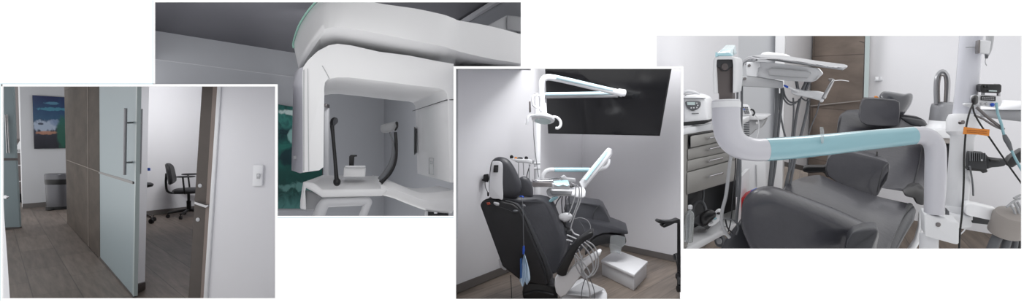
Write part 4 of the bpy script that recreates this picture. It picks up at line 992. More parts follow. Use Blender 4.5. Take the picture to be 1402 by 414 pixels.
# ---------------- drawer unit
cb = thing('drawer_cabinet', 'grey four-drawer cabinet with an open lower bay, at the left wall', 'cabinet', P(975, 345, 3.2))
cg = mat('cabinet_grey', (152, 150, 147), .45, noise=.02)
dpx = {936: 2.75, 1010: 3.35}
def cd(x): return 1/(1/2.75 + (x-936)*(1/3.35-1/2.75)/74)
def fq(pts, off=0.0): return [(x, y, cd(x)+off) for x, y in pts]
build(S(fq([(935, 184), (941.5, 183.5), (941.5, 262), (941, 345), (935, 348)]), 3, .5, Vector((.32, .95, .1))), 'left_panel', cg, cb)
build(S(fq([(941, 182.5), (1011, 178.5), (1011, 246), (941, 266.5)], .03), 3, .3, Vector((.34, .95, .1))), 'carcass', cg, cb)
build(S(fq([(935, 177), (936, 176.5), (975, 169.5), (1011, 166.5), (1011, 173.5), (976, 178), (936, 184.5), (935, 186)], -.02), 3, .5), 'worktop', W['white2'], cb, bevel=.005)
for pts in ([(945.4, 187), (1009.6, 176.2), (1009.6, 189), (945.4, 202.6)], [(941.6, 204.5), (1009.6, 190), (1009.6, 205), (941.6, 219.2)], [(941.4, 220.6), (1009.6, 206), (1009.6, 217), (941, 235.4)], [(940.8, 237), (1009.6, 218.5), (1009.6, 244.6), (940.2, 267)]):
    pull = .05 if pts[0][1] < 190 else .02
    d_ = build(S(fq(pts, -pull + .01), 3, pull), 'drawer', cg, cb, bevel=.003)
    yt = (pts[0][1]+pts[3][1])/2
    sl = (pts[1][1]-pts[0][1])/(pts[1][0]-pts[0][0])
    yy = lambda x: pts[0][1] + (x-pts[0][0])*sl + (pts[3][1]-pts[0][1])*.45
    hx0, hx1 = 970.5, 989.5
    build(MB().wire([(hx0, yy(hx0)+1, cd(hx0)-pull), (hx0, yy(hx0), cd(hx0)-pull-.05), (hx0+1, yy(hx0+1)-.5, cd(hx0)-pull-.055), (hx1-1, yy(hx1-1)-.5, cd(hx1)-pull-.055), (hx1, yy(hx1), cd(hx1)-pull-.05), (hx1, yy(hx1)+1, cd(hx1)-pull)], 3, 1.0, 8, 1), 'handle', W['chrome'], d_)
build(S(fq([(942.6, 185.5), (1010, 174.8), (1010, 176), (944.4, 186.8), (944.6, 203.4), (943, 204)], .0), 3, .02), 'drawer_gap', W['black'], cb)
build(S(fq([(941, 266.5), (1011, 245), (1011, 306), (941, 332)], .32), 3, .03), 'back_panel', W['rubber'], cb)  # dark sheet stands in for the shade inside the open bay
build(S(fq([(1007.5, 245), (1014, 243.5), (1014, 305), (1007.5, 309)], -.01), 3, .4), 'side_panel', W['white2'], cb)
build(MB().loft([[P(939, 340, cd(940)-.02), P(1012, 304, cd(1012)-.02), P(1012, 311, cd(1012)-.02), P(939, 351, cd(940)-.02)],
                 [P(950, 312, cd(940)+.34), P(1009, 284, cd(1012)+.34), P(1009, 291, cd(1012)+.34), P(946, 320, cd(940)+.34)]]), 'bottom_shelf', W['white2'], cb, bevel=.004)
for x, y in ((990, 330),):
    c_ = P(x, y, cd(x))
    w_ = build(MB().lathe(c_+Vector((-.03, 0, 0)), (1, .35, 0), [(.015, 0), (.04, .004), (.04, .024), (.015, .028)], 22), 'caster', W['hosedark'], cb)
    build(MB().lathe(c_+Vector((-.034, -.012, 0)), (1, .35, 0), [(.004, 0), (.02, .001), (.02, .01)], 16), 'caster_hub', W['whitegrey'], w_)
    build(MB().tube([c_ + U4*.04, c_ + U4*.09], .014, 10, 1), 'caster_stem', W['steel'], w_)
# things on the cabinet shelf
t = thing('spray_bottle', 'clear plastic bottle at the left end of the cabinet bottom shelf', 'bottle', P(942.5, 331, 2.78))
b0 = P(942.5, 331, 2.76); u = U4*(2.76/F)
build(MB().lathe(b0, U4, [(.0225, 0), (.0235, .004), (.0235, .14), (.02, .16), (.010, .172), (.010, .185)], 22), 'bottle_body', W['clear'], t)
build(MB().lathe(b0+U4*.183, U4, [(.012, 0), (.012, .016), (.006, .02)], 16), 'cap', W['white2'], t)
t = thing('foot_pedal', 'dark grey foot pedal with a loop handle inside the cabinet bay', 'foot pedal', P(962, 312, 3.0))
build(S(fq([(947, 303), (955, 296), (968, 300), (974, 309), (969, 316), (962, 312), (948, 306)], .05), 3, .12), 'pedal_base', W['rubber'], t, bevel=.012, seg=3)
build(MB().wire([(950, 300, 3.1), (949, 286, 3.12), (954, 277, 3.13), (962, 278, 3.12), (966, 287, 3.1), (965, 297, 3.08)], 3.1, 2.2, 12), 'loop_handle', W['hosedark'], t)
build(MB().puff([(955, 300), (962, 291), (971, 287), (979, 290), (980, 297), (972, 305), (964, 311)], 2.98, .04, sm=3), 'tread', W['black'], t)
build(MB().wire([(962, 278, 3.15), (963, 265, 3.2), (962, 252, 3.2)], 3.1, 1.6, 10), 'hose', W['hosedark'], t)
t = thing('handpiece_controller', 'white hand controller with dark and teal buttons on the cabinet bottom shelf', 'controller', P(978, 311, 3.0))
cpts = [(967, 304), (973, 299.5), (979, 289), (984, 286), (988.5, 289.5), (988, 296), (984, 304), (977, 310), (970, 311.5)]
build(S([(x, y, 2.98) for x, y in cpts], 3, .03), 'body', W['white'], t, bevel=.01, seg=3)
for x, y, m_ in ((984, 292.5, 'black'), (978.4, 299.4, 'filmdark'), (973.5, 305, 'whitegrey')):
    build(MB().ell(P(x, y, 2.975), (.013, 0, 0), (0, .01, 0), (0, 0, .007), 8), 'button', W[m_], t)
# steriliser on the worktop
t = thing('countertop_steriliser', 'rounded white countertop device with a small display on the grey drawer cabinet', 'steriliser', P(945, 172, 2.95))
k = 2.9/F
st = [(x, y) for x, y in ((935.2, 173), (935.2, 130), (950, 129.5), (960, 131.5), (966.5, 138), (968, 150), (970, 168), (962, 171.5))]
build(S([(x, y, 2.85) for x, y in st], 3, .2), 'body', W['white'], t, bevel=.03, seg=4)
build(S([(x, y, 2.84) for x, y in ((935.4, 167.5), (969, 164.4), (969, 167.6), (964, 170), (936, 172.6), (935.4, 172.6))], 3, .22), 'base_band', W['black'], t, bevel=.006)
build(S([(x, y, 2.84) for x, y in ((935.4, 134.6), (965, 134.4), (965, 135.3), (935.4, 135.5))], 3, .02), 'lid_seam', W['hosedark'], t)
build(MB().wire([(936.5, 129.4, 2.9), (938, 126.6, 2.9), (944, 125.4, 2.9), (954, 128, 2.9), (957, 131, 2.9)], 2.9, [1.6, 2.2, 2.4, 2.2, 1.6], 12), 'handle', W['white2'], t)
build(S([(937, 131.4, 2.86), (938, 129.6, 2.86), (950, 129.6, 2.86), (953, 131.4, 2.86)], 3, .02), 'handle_gap', W['black'], t, bevel=.003)
pn = cat([(938, 140, 0), (942, 138.6, 0), (954, 138.6, 0), (958.6, 140.6, 0), (957.6, 147, 0), (951, 151.6, 0), (946, 151.6, 0), (940, 147, 0)], 3, True)
build(S([(p.x, p.y, 2.838) for p in pn], 3, .02), 'panel', W['hosedark'], t, bevel=.003)
build(S([(x, y, 2.832) for x, y in ((940.6, 140), (951.4, 140), (951.4, 144), (941.2, 144))], 3, .01), 'display', W['lcd'], t)
for x, y in ((954, 141.6), (955.4, 144.6), (954, 147.4), (950, 147.8), (946.4, 148)):
    build(MB().ell(P(x, y, 2.832), (.0042, 0, 0), (0, .003, 0), (0, 0, .0042), 6), 'button', W['white2'], t)
build(S([(x, y, 2.842) for x, y in ((947, 155.4), (956.5, 155), (956.5, 155.9), (947, 156.3))], 3, .006), 'logo', W['hosedark'], t)
t = thing('red_container', 'small red capped jar behind the near arm, on the grey cabinet', 'jar', P(972, 168, 3.1))
build(MB().lathe(P(972, 158, 3.12), U4, [(.028, -.04), (.03, .03), (.028, .045)], 18), 'jar_body', W['white2'], t)
build(MB().lathe(P(972, 146.5, 3.12), U4, [(.032, -.006), (.032, .014), (.02, .02)], 18), 'lid', W['red'], t)

# ---------------- the near arm with its blue film
DA = 2.0
ar = thing('dental_boom', 'thick white curved dental unit arm with blue film, across the grey chair', 'dental unit arm', P(1278, 340, DA))
arm = [(994, 139), (994, 152), (994.5, 168), (999, 187), (1011, 199.5), (1030, 204.8), (1052, 205), (1100, 201.4), (1180, 193), (1240, 187), (1258, 185.6), (1270, 188.4), (1278, 196.5), (1281, 211), (1280.5, 250), (1278.5, 294)]
rad = [18.5, 18.3, 18.3, 18, 17.2, 16, 15.6, 15, 13.6, 12.3, 12, 12, 12, 12, 12, 11]
build(MB().wire([(x, y, DA) for x, y in arm], DA, rad, 32, 5), 'tube', mat('arm_white', (188, 188, 195), .28, coat=.4), ar)
build(MB().wire([(1048, 205.2, DA), (1100, 201.5, DA), (1180, 193, DA), (1250, 186.2, DA)], DA, [15.9, 15.3, 13.9, 12.45], 32, 2), 'film_sleeve', W['filmdark'], ar, label='shiny teal protective film wrapped round the tube')
build(MB().slab([(1122.5, 174), (1127, 174.2), (1128.5, 180), (1127.6, 196), (1124.6, 197), (1123, 184)], DA-.05, Fh*.004), 'tape_tab', W['clear'], ar, label='clear tape tab')
build(MB().wire([(994, 137.4, DA), (994, 141, DA), (994, 148, DA)], DA, [17.6, 18.9, 18.9], 32, 1), 'collar', W['white2'], ar)
sl = [(976.5, 128), (975.6, 104), (976, 84), (978, 79), (984, 77), (1001, 77), (1006.5, 79), (1008, 85), (1007.6, 108), (1006, 127), (1003, 128), (1003.4, 90), (1002.6, 81.4), (981, 81.4), (980.4, 90), (982, 128)]
build(MB().slab(sl, DA-.04, Fh*.16), 'joint_cover', W['white2'], ar, bevel=.006)
build(MB().slab([(980.4, 81), (1003, 81), (1003, 141), (984.6, 141), (984, 128), (980.4, 127)], DA-.025, Fh*.06), 'joint_plate', W['shade'], ar, bevel=.002)
build(MB().slab([(981.2, 81.6), (1002.6, 81.6), (1002.6, 92), (999.5, 92.6), (996, 97), (988, 97), (985.4, 92.6), (981.2, 92)], DA-.032, Fh*.012), 'joint_cap', W['rubber'], ar, bevel=.002)
build(MB().lathe(P(992, 91.6, DA-.034), (0, -1, 0), [(.013, -.004), (.013, .003), (.010, .004)], 20), 'pivot', W['shade'], ar)
build(MB().loft([[P(x, y, DA-.035) for x, y in ((979.4, 77.2), (982, 73), (999, 72), (1003.4, 77))], [P(x, y, DA+.16) for x, y in ((991, 72), (993, 61.5), (1007, 61.5), (1009, 74))]]), 'top_film', W['film'], ar, bevel=.004, label='pale blue film over the joint')
build(MB().slab([(979.3, 78), (979.6, 71.6), (982.4, 71.8), (983, 77.2)], DA-.04, Fh*.03), 'film_tag', W['film'], ar)
build(MB().slab([(1006.5, 82, DA+.02), (1010, 78, DA+.1), (1010.6, 120, DA+.1), (1006, 126, DA+.02)], DA, Fh*.05), 'side_cover', W['frost'], ar, bevel=.003)
for y in (80, 84): build(MB().ell(P(1010.4, y, DA+.06), (.004, 0, 0), (0, .004, 0), (0, 0, .004), 6), 'screw', W['steel'], ar)
# clamp block and the main post
cl_ = [(1265.4, 293), (1270, 294), (1290, 299), (1296, 298), (1297, 303), (1313.5, 305), (1313, 336), (1306, 335), (1266, 324)]
build(MB().slab(cl_, DA-.02, Fh*.12), 'clamp_block', W['white2'], ar, bevel=.008)
build(MB().wire([(1272, 320, DA+.05), (1271, 360, DA+.05)], DA, 10.5, 24, 1), 'lower_tube', W['white2'], ar)
build(MB().lathe(P(1284.6, 308, DA-.022), (0, -1, 0), [(.0085, -.004), (.0085, .002), (.006, .003)], 18), 'clamp_screw', W['steeldark'], ar)
build(MB().ell(P(1288.6, 293.6, DA-.02), (.004, 0, 0), (0, .004, 0), (0, 0, .005), 8), 'grub_screw', W['chrome'], ar)

po = thing('unit_post', 'tall thick white column right of the arm, running out of the top of the view', 'post', P(1312, 345, 2.1))
build(MB().wire([(1334, 0, 2.2), (1330, 49, 2.2), (1325, 110, 2.2), (1319.5, 160, 2.2), (1316.5, 200, 2.2)], 2.2, [13, 12.8, 12.6, 12.6, 12.4], 32, 2), 'upper_tube', mat('post_white', (204, 205, 213), .25, coat=.4), po)
build(MB().wire([(1317.6, 184, 2.18), (1314.6, 225, 2.18), (1311, 262, 2.18), (1309.4, 290, 2.18)], 2.2, [12.8, 12.6, 12.4, 12.2], 32, 2), 'lower_tube', W['white2'], po)
build(MB().wire([(1319.8, 157.5, 2.18), (1319.2, 164, 2.18), (1318.6, 181, 2.18), (1318.2, 187, 2.18)], 2.2, [16.2, 18.6, 18.2, 13], 32, 1), 'collar', W['white'], po)
build(MB().lathe(P(1317.4, 167.6, 2.11), (0, -1, 0), [(.0085, -.01), (.0085, .004), (.006, .005)], 18), 'collar_screw', W['steeldark'], po)
build(MB().wire([(1309.8, 283, 2.18), (1309.6, 287, 2.18), (1309.4, 300, 2.18)], 2.2, [15, 16.6, 16.6], 32, 1), 'bottom_collar', W['white2'], po)
build(MB().slab([(1297, 288), (1299.6, 290), (1299.6, 309), (1297, 309)], 2.1, Fh*.05), 'collar_split', W['hosedark'], po)
build(MB().slab([(1297, 296), (1320, 297), (1330, 297.6), (1331.4, 312), (1316, 314), (1297, 311)], 2.1, Fh*.14), 'lug', W['white2'], po, bevel=.008)
build(MB().slab([(1322, 64.6), (1342, 64.2), (1342, 65.2), (1322, 65.6)], 2.155, Fh*.006), 'label_line', W['whitegrey'], po)
# handpiece clipped high on the post
t = thing('suction_handpiece', 'white handpiece with a thin curved tip in a clip near the top of the column', 'handpiece', P(1350, 90, 2.1))
build(MB().slab([(1341.6, 54.6), (1357.6, 56), (1354.6, 74), (1341, 73)], 2.1, Fh*.06), 'clip_block', W['white2'], t, bevel=.005)
build(MB().slab([(1340, 54.8), (1342.4, 54.8), (1341.6, 73.4), (1339.2, 72.8)], 2.095, Fh*.06), 'clip_plate', W['steeldark'], t, bevel=.002)
build(MB().wire([(1357, 20, 2.12), (1355.6, 49, 2.12), (1353.6, 68, 2.12), (1351, 76, 2.12)], 2.1, [4.6, 4.3, 3.4, 2.4], 16), 'tube', W['whitegrey'], t)
build(MB().wire([(1351, 74, 2.12), (1350.6, 80, 2.12)], 2.1, [2.2, 1.6], 12, 1), 'nozzle', W['hosedark'], t)
build(MB().wire([(1350.4, 79, 2.12), (1349, 83, 2.12), (1349.4, 87, 2.12), (1351, 90, 2.12)], 2.1, .5, 8), 'wire_tip', W['steel'], t)
# bracket arm to the right with controller boxes
t = thing('bracket_arm', 'grey-sided white flat arm running from the column out of the right edge', 'bracket arm', P(1365, 166, 2.2))
build(MB().slab([(1342, 149.6, 2.3), (1400, 150.4, 2.15), (1416, 151, 2.1), (1416, 169, 2.1), (1400, 167, 2.15), (1342, 160.4, 2.3)], 2.2, Fh*.09), 'arm_body', W['whitegrey'], t, bevel=.004)
build(MB().slab([(1342, 148, 2.3), (1378, 143.4, 2.2), (1382, 138.6, 2.2), (1416, 140, 2.1), (1416, 151.4, 2.1), (1372, 150.4, 2.2), (1342, 151, 2.3)], 2.19, Fh*.12), 'arm_top', W['white'], t, bevel=.008)
build(MB().slab([(1320, 142), (1330, 141.4), (1343, 144), (1343, 150), (1328, 147.6), (1320.6, 145.4)], 2.14, Fh*.1), 'arm_joint', W['white2'], t, bevel=.006)
build(MB().wire([(1337, 147, 2.1), (1350, 159, 2.08), (1364, 170, 2.06), (1374, 177, 2.06)], 2.1, 1.9, 10, 2), 'link_rod', W['steeldark'], t)
build(MB().wire([(1334, 158, 2.1), (1346, 163, 2.08), (1360, 172, 2.06), (1373, 177.6, 2.06)], 2.1, 1.4, 10, 2), 'link_rod', W['steeldark'], t)
t = thing('controller_box', 'white controller box with a black label strip and blue button on the bracket arm', 'controller', P(1356, 148, 2.12))
build(MB().slab([(1333, 132.6), (1337, 130.6), (1366, 131.6), (1371, 133.6), (1372.4, 140), (1370, 146), (1362, 147.8), (1340, 145), (1334, 141)], 2.1, Fh*.1), 'housing', W['white2'], t, bevel=.008, seg=3)
build(MB().slab([(1343.4, 131.4), (1363.4, 132.4), (1363.2, 138.6), (1343.2, 137.4)], 2.094, Fh*.01), 'label_strip', W['black'], t)
lb = MB()
for r_ in range(2):
    for c_ in range(7):
        x = 1344.6 + c_*2.5; y = 133.2 + r_*2.2 + c_*.08
        lb.slab([(x, y), (x+1.6, y+.05), (x+1.6, y+.8), (x, y+.75)], 2.0925, Vector((0, .003, 0)))
build(lb, 'label_text', W['whitegrey'], t)
build(MB().lathe(P(1358.6, 143.6, 2.096), (0, -1, 0), [(.0075, -.002), (.0075, .003), (.006, .004)], 20), 'blue_button', W['blue'], t)
for x in (1344.6, 1351): build(MB().lathe(P(x, 142.4, 2.096), (0, -1, 0), [(.006, -.002), (.006, .002), (.004, .003)], 16), 'dial', W['whitegrey'], t)
t = thing('apex_meter', 'black boxy meter sitting on top of the white controller box', 'meter', P(1356, 129, 2.12))
build(MB().slab([(1342.4, 117), (1345, 115.2), (1366, 115.6), (1368.6, 114.8), (1371.6, 117), (1371.2, 126), (1368.4, 128), (1345, 127), (1342.6, 124.6)], 2.1, Fh*.08), 'housing', W['black'], t, bevel=.006, seg=3)
build(MB().slab([(1354, 123.6), (1365, 124), (1365, 125.6), (1354, 125.2)], 2.094, Fh*.01), 'label', W['lcd'], t)
for x in (1348, 1352): build(MB().slab([(x, 117.4), (x+2.4, 117.5), (x+2.4, 119.6), (x, 119.5)], 2.094, Fh*.01), 'key', W['rubber'], t, bevel=.001)
build(MB().slab([(1345.6, 126.6), (1348.6, 127), (1348, 131.4), (1345.4, 131)], 2.12, Fh*.03), 'foot', W['whitegrey'], t)
build(MB().slab([(1367, 127.4), (1369.6, 127.4), (1369.6, 132.4), (1367, 132)], 2.12, Fh*.03), 'foot', W['whitegrey'], t)
t = thing('power_plug', 'black double plug with two long black cords, left end of the controller box', 'plug', P(1334, 345, 2.08))
build(MB().puff([(1329.4, 139), (1330.4, 133), (1335, 130.4), (1339, 132), (1339.4, 138), (1338, 142.4), (1333, 143.6)], 2.07, .03, sm=3), 'plug_body', W['black'], t)
build(MB().wire([(1333, 141, 2.06), (1328, 152, 2.05), (1323.5, 170, 2.04), (1321.8, 186, 2.03), (1320, 215, 2.02), (1319.6, 250, 2.02), (1317.4, 290, 2.02), (1314.4, 318, 2.02), (1313, 345, 2.02)], 2, 1.15, 10), 'cord', W['black'], t)
build(MB().wire([(1331.5, 143, 2.06), (1334, 155, 2.05), (1342, 170, 2.05), (1353, 186, 2.05), (1370, 211, 2.05), (1386, 234, 2.05), (1402, 256, 2.05)], 2, 1.05, 10), 'cord', W['black'], t)
o = MB().slab([(1320.4, 173.8), (1333, 175.6), (1342, 176.6), (1355, 177.4), (1354.2, 186.6), (1340, 184.6), (1319, 183.8)], 2.0, Vector((0, .003, 0)))
o = build(o, 'cord_tag', W['orange'], smooth=False)
t = thing('warning_tag', 'orange paper tag with two lines of print wrapped on the black cords', 'tag', P(1337, 187, 2.0))
o.name = 'tag_sheet'; o.parent = t; o.location = o.location - t.location
lb = MB()
for r_ in range(2):
    for c_ in range(9):
        x = 1324.4 + c_*3.1; y = 178 + r_*2.6 + c_*.22
        lb.slab([(x, y), (x+2.3, y+.12), (x+2.3, y+.9), (x, y+.78)], 1.998, Vector((0, .002, 0)))
build(lb, 'tag_print', mat('tag_print', (150, 84, 30), .6), t)
t = thing('air_hose', 'light blue air hose with a grey connector crossing in front of the right wall', 'hose', P(1380, 250, 2.05))
build(MB().wire([(1364, 141, 2.08), (1366, 155, 2.07), (1371, 170, 2.05), (1375, 186, 2.05), (1383, 202, 2.05), (1391, 219, 2.05), (1403, 240, 2.05)], 2, 1.6, 12), 'hose_body', W['filmdark'], t)
build(MB().wire([(1375, 185, 2.045), (1377, 190, 2.045), (1380.4, 196, 2.045), (1384.6, 206, 2.045)], 2, [2.2, 3.0, 3.0, 1.9], 12), 'connector', W['hosedark'], t)
t = thing('curing_lamp', 'dark grey ribbed curing lamp head pointing left from the right edge', 'curing lamp', P(1345, 238, 2.1))
build(MB().slab([(1327, 209), (1350, 211), (1352, 214), (1352, 232), (1349, 234), (1326, 231), (1325.4, 222)], 2.1, Fh*.08), 'head', W['rubber'], t, bevel=.006, seg=3)
for i in range(8):
    x = 1328 + i*2.9
    build(MB().slab([(x, 208.4+i*.22), (x+1.1, 208.5+i*.22), (x+1, 221), (x-.1, 220.8)], 2.092, Fh*.012), 'cooling_fin', W['hosedark'], t)
build(MB().slab([(1325, 230), (1345, 232), (1352, 232.4), (1352.6, 236.4), (1345.6, 237.8), (1343, 235), (1324, 233.6)], 2.1, Fh*.06), 'trigger', W['black'], t, bevel=.004)
build(MB().lathe(P(1343.8, 219.6, 2.096), (0, -1, 0), [(.004, 0), (.004, .003)], 12), 'indicator', W['white'], t)
build(MB().slab([(1351, 214.6), (1358, 217), (1368, 218.4), (1377, 219), (1379.6, 223), (1376, 228), (1367, 229.4), (1357, 230), (1351.6, 233)], 2.1, Fh*.05), 'neck', W['rubber'], t, bevel=.008, seg=3)
build(MB().slab([(1355.6, 218.4), (1369, 219.4), (1369, 222), (1355.6, 221)], 2.09, Fh*.012), 'neck_inset', W['black'], t, bevel=.002)
build(MB().slab([(1378.6, 223.6), (1384, 216), (1402, 204.6), (1410, 208), (1410, 220), (1396, 224), (1386.6, 230.6), (1380, 228)], 2.1, Fh*.07), 'grip', W['black'], t, bevel=.01, seg=3)
build(MB().wire([(1327.6, 228, 2.09), (1330, 240, 2.12), (1332, 256, 2.16), (1332.6, 268, 2.2)], 2.1, 1.1, 8), 'cable', W['hosedark'], t)
# assistant arm at the bottom right with hoses
t = thing('assistant_arm', 'short white arm with a round taupe hub at the bottom right corner', 'bracket arm', P(1385, 345, 2.05))
build(MB().slab([(1321.4, 283), (1323.6, 279), (1329, 278.4), (1366, 287.6), (1370, 300), (1366, 304.6), (1324, 295.6), (1321, 291)], 2.08, Fh*.07), 'arm_body', W['white'], t, bevel=.012, seg=3)
hb = P(1383.5, 305, 2.05)
build(MB().lathe(hb, U4+Vector((-.1, -.35, 0)), [(.054, -.052), (.060, -.046), (.062, .03), (.057, .042), (.03, .048), (.002, .05)], 32), 'hub', W['taupe'], t)
for pts, r_ in (([(1368, 320), (1362, 332), (1354, 352)], 6), ([(1380, 326), (1376, 340), (1370, 355)], 5), ([(1391, 322), (1390, 336), (1386, 352)], 3)):
    build(MB().wire([(x, y, 2.08) for x, y in pts], 2.08, r_, 14, 3), 'hose', W['hosedark'], t)
build(MB().slab([(1390, 324), (1410, 318), (1410, 352), (1388, 352)], 2.12, Fh*.06), 'hose_block', W['black'], t, bevel=.006)
for pts in ([(1378, 284), (1388, 276), (1398, 272), (1408, 273)], [(1384, 282), (1388, 288), (1390, 294)], [(1389, 278), (1394, 288), (1397, 298)], [(1393, 277), (1399, 288), (1403, 298)], [(1388, 272), (1396, 268), (1406, 266)]):
    build(MB().wire([(x, y, 2.02) for x, y in pts], 2.02, 1.5, 10), 'cord_coil', W['hose'], t)
build(MB().slab([(1331, 296), (1368, 304), (1368, 310), (1331, 306)], 2.3, Fh*.06), 'under_plate', W['rubber'], t, bevel=.004)
build(MB().wire([(1314, 322, 2.12), (1320, 316, 2.12), (1323.6, 309, 2.12)], 2.1, .8, 8), 'white_tube', W['white'], t)

# ---------------- grey treatment chair, seen from its foot end
G = W['leather']
tc_ = thing('treatment_chair', 'charcoal grey padded dental chair seen from its foot end, under the blue-filmed arm', 'dental chair', P(1150, 400, 3.0))
# backrest
bk = [(1146, 181, 4.3), (1147, 168, 4.35), (1150, 158, 4.4), (1160, 151.5, 4.45), (1178, 151, 4.45), (1200, 153, 4.45), (1232, 157, 4.4), (1256, 160, 4.3), (1267, 165, 4.25), (1272, 174, 4.2), (1274, 200, 4.0), (1273, 240, 3.7), (1268, 268, 3.5), (1236, 262, 3.45), (1190, 256, 3.5), (1150, 244, 3.6), (1138, 236, 3.65), (1140, 205, 4.0)]
build(MB().slab(bk, 4, Fh*.14), 'backrest', G, tc_, bevel=.035, seg=4)
build(MB().wire([(1263, 180, 4.12), (1262, 205, 3.93), (1257, 232, 3.72), (1250, 258, 3.53)], 4, .8, 8), 'backrest_piping', W['rubber'], tc_)
build(MB().puff([(1233, 161), (1250, 162.4), (1263, 165), (1269, 171), (1271, 178), (1262, 174), (1246, 171)], 4.17, .03, sm=3, e=.5), 'shoulder_pad', W['leather_p3'], tc_)
# headrest (glossy) and its front cushion
hr = [(1203, 135), (1206, 128), (1212, 125), (1225, 126.4), (1238, 128.6), (1246, 127.6), (1250, 131), (1248.6, 140), (1243, 150), (1236, 158), (1228, 158), (1214, 150), (1205, 143)]
gl_ = mat('headrest_gloss', (66, 67, 74), .2, coat=.6)
build(MB().puff(hr, 4.35, .10, .12, sm=3, e=.5, n=6), 'headrest', gl_, tc_, angle=80)
build(MB().puff([(1197, 132), (1199.6, 131.4), (1203, 133.6), (1201, 136), (1197.4, 134.4)], 4.3, .02, sm=2), 'orange_clip', W['orange'], tc_)
hc = [(1176, 160, 4.1), (1178, 146, 4.12), (1181, 136.4, 4.15), (1185, 134.4, 4.15), (1205, 135, 4.15), (1226, 137, 4.15), (1232, 139.6, 4.15), (1232.4, 152, 4.12), (1231, 168, 4.08), (1228, 173.4, 4.08), (1208, 173.4, 4.08), (1186, 171.4, 4.08), (1178.6, 167.6, 4.08)]
build(MB().slab(hc, 4.1, Fh*.2), 'head_cushion', G, tc_, bevel=.045, seg=4)
# lumbar roll
def roll(a, b, ra, rb, d0, d1, name, m=G, n=22, flat=.8, k=3):
    """a padded roll between two picture positions"""
    A, B = P(*a, d0), P(*b, d1)
    pr = [(ra*.55, -.03), (ra*.9, -.01), (ra, .04), (ra*.5+rb*.5, .5), (rb, .96), (rb*.9, 1.01), (rb*.55, 1.03)]
    ax = (B-A); L = ax.length; ax.normalize()
    s1 = ax.cross(Vector((0, 1, 0))).normalized(); s2 = ax.cross(s1)
    rings = []
    pts = cat([(A + ax*(h*L)).to_tuple() + () for r_, h in pr], 3)
    rr = cat([(r_, 0, 0) for r_, h in pr], 3)
    for p, r_ in zip(pts, rr):
        rings.append([p + (s1*math.copysign(abs(math.cos(2*math.pi*i/n))**flat, math.cos(2*math.pi*i/n)) + s2*math.copysign(abs(math.sin(2*math.pi*i/n))**flat, math.sin(2*math.pi*i/n)))*r_.x*(d0/F) for i in range(n)])
    return build(MB().loft(rings), name, m, tc_, angle=70)
lr = [(1130, 232, 3.25), (1133, 219, 3.25), (1142, 207.6, 3.25), (1156, 206.6, 3.25), (1180, 211, 3.25), (1200, 217, 3.25), (1216, 222.4, 3.2), (1218.6, 226, 3.2), (1217, 236, 3.2), (1213, 248, 3.15), (1206.6, 260, 3.15), (1202, 268.6, 3.15), (1197, 270, 3.15), (1170, 261, 3.2), (1146, 250, 3.22), (1133, 242, 3.25)]
build(MB().slab(lr, 3.2, Fh*.22), 'lumbar_roll', G, tc_, bevel=.055, seg=5)
build(MB().wire([(1216, 224, 3.17), (1210, 230, 3.13), (1205, 245, 3.12), (1201, 264, 3.12)], 3.1, .8, 8), 'roll_piping', W['rubber'], tc_)
# seat: broad cushion rising toward the eye
def sheet(rows, name, m, th=.12, sub=1, lab=None):
    """upholstered slab given by rows of (x, y, d)"""
    top = [[P(*q) for q in cat(r_, 3)] if False else [Vector(q) for q in cat([P(*q) for q in r_], 3)] for r_ in rows]
    cols = list(zip(*top))
    cols = [cat(list(c_), 3) for c_ in cols]
    top = list(zip(*cols))
    nR, nC = len(top), len(top[0])
    mb = MB()
    vs = [p for r_ in top for p in r_] + [p + Vector((0, .35*th, -th)) for r_ in top for p in r_]
    N = nR*nC; fs = []
    for i in range(nR-1):
        for j in range(nC-1):
            a = i*nC+j; fs.append([a, a+1, a+nC+1, a+nC]); fs.append([N+a, N+a+nC, N+a+nC+1, N+a+1])
    ed = [(0, j) for j in range(nC)] + [(i, nC-1) for i in range(1, nR)] + [(nR-1, j) for j in range(nC-2, -1, -1)] + [(i, 0) for i in range(nR-2, 0, -1)]
    for k in range(len(ed)):
        a = ed[k][0]*nC+ed[k][1]; b = ed[(k+1) % len(ed)][0]*nC+ed[(k+1) % len(ed)][1]
        fs.append([a, N+a, N+b, b])
    mb.add(vs, fs)
    return build(mb, name, m, tc_, angle=60)
sheet([[(1068, 262, 2.85), (1082, 250, 3.0), (1100, 243, 3.1), (1122, 240, 3.15), (1140, 247, 3.15), (1170, 259, 3.12), (1205, 270, 3.1), (1245, 279, 3.05)],
       [(1050, 285, 2.7), (1072, 268, 2.82), (1100, 256, 2.92), (1130, 256, 2.95), (1155, 263, 2.95), (1180, 273, 2.93), (1212, 284, 2.92), (1240, 290, 2.88)],
       [(1045, 310, 2.55), (1070, 292, 2.65), (1100, 280, 2.7), (1130, 280, 2.72), (1160, 288, 2.72), (1185, 297, 2.7), (1210, 308, 2.7), (1226, 318, 2.66)],
       [(1045, 350, 2.4), (1070, 330, 2.45), (1100, 320, 2.5), (1130, 322, 2.5), (1160, 330, 2.5), (1185, 340, 2.5), (1200, 348, 2.5), (1212, 356, 2.5)]], 'seat', G, .14)
build(MB().wire([(1246, 281, 3.0), (1233, 298, 2.86), (1220, 322, 2.68), (1206, 356, 2.5)], 2.8, 3.2, 12), 'seat_piping', W['rubber'], tc_)
build(MB().slab([(1248, 283, 2.98), (1256, 288, 2.95), (1252, 305, 2.85), (1240, 325, 2.75), (1226, 352, 2.6), (1206, 352, 2.55), (1222, 322, 2.7), (1236, 298, 2.86)], 2.8, Fh*.12), 'seat_skirt', W['leather_p3'], tc_, bevel=.03, seg=3)
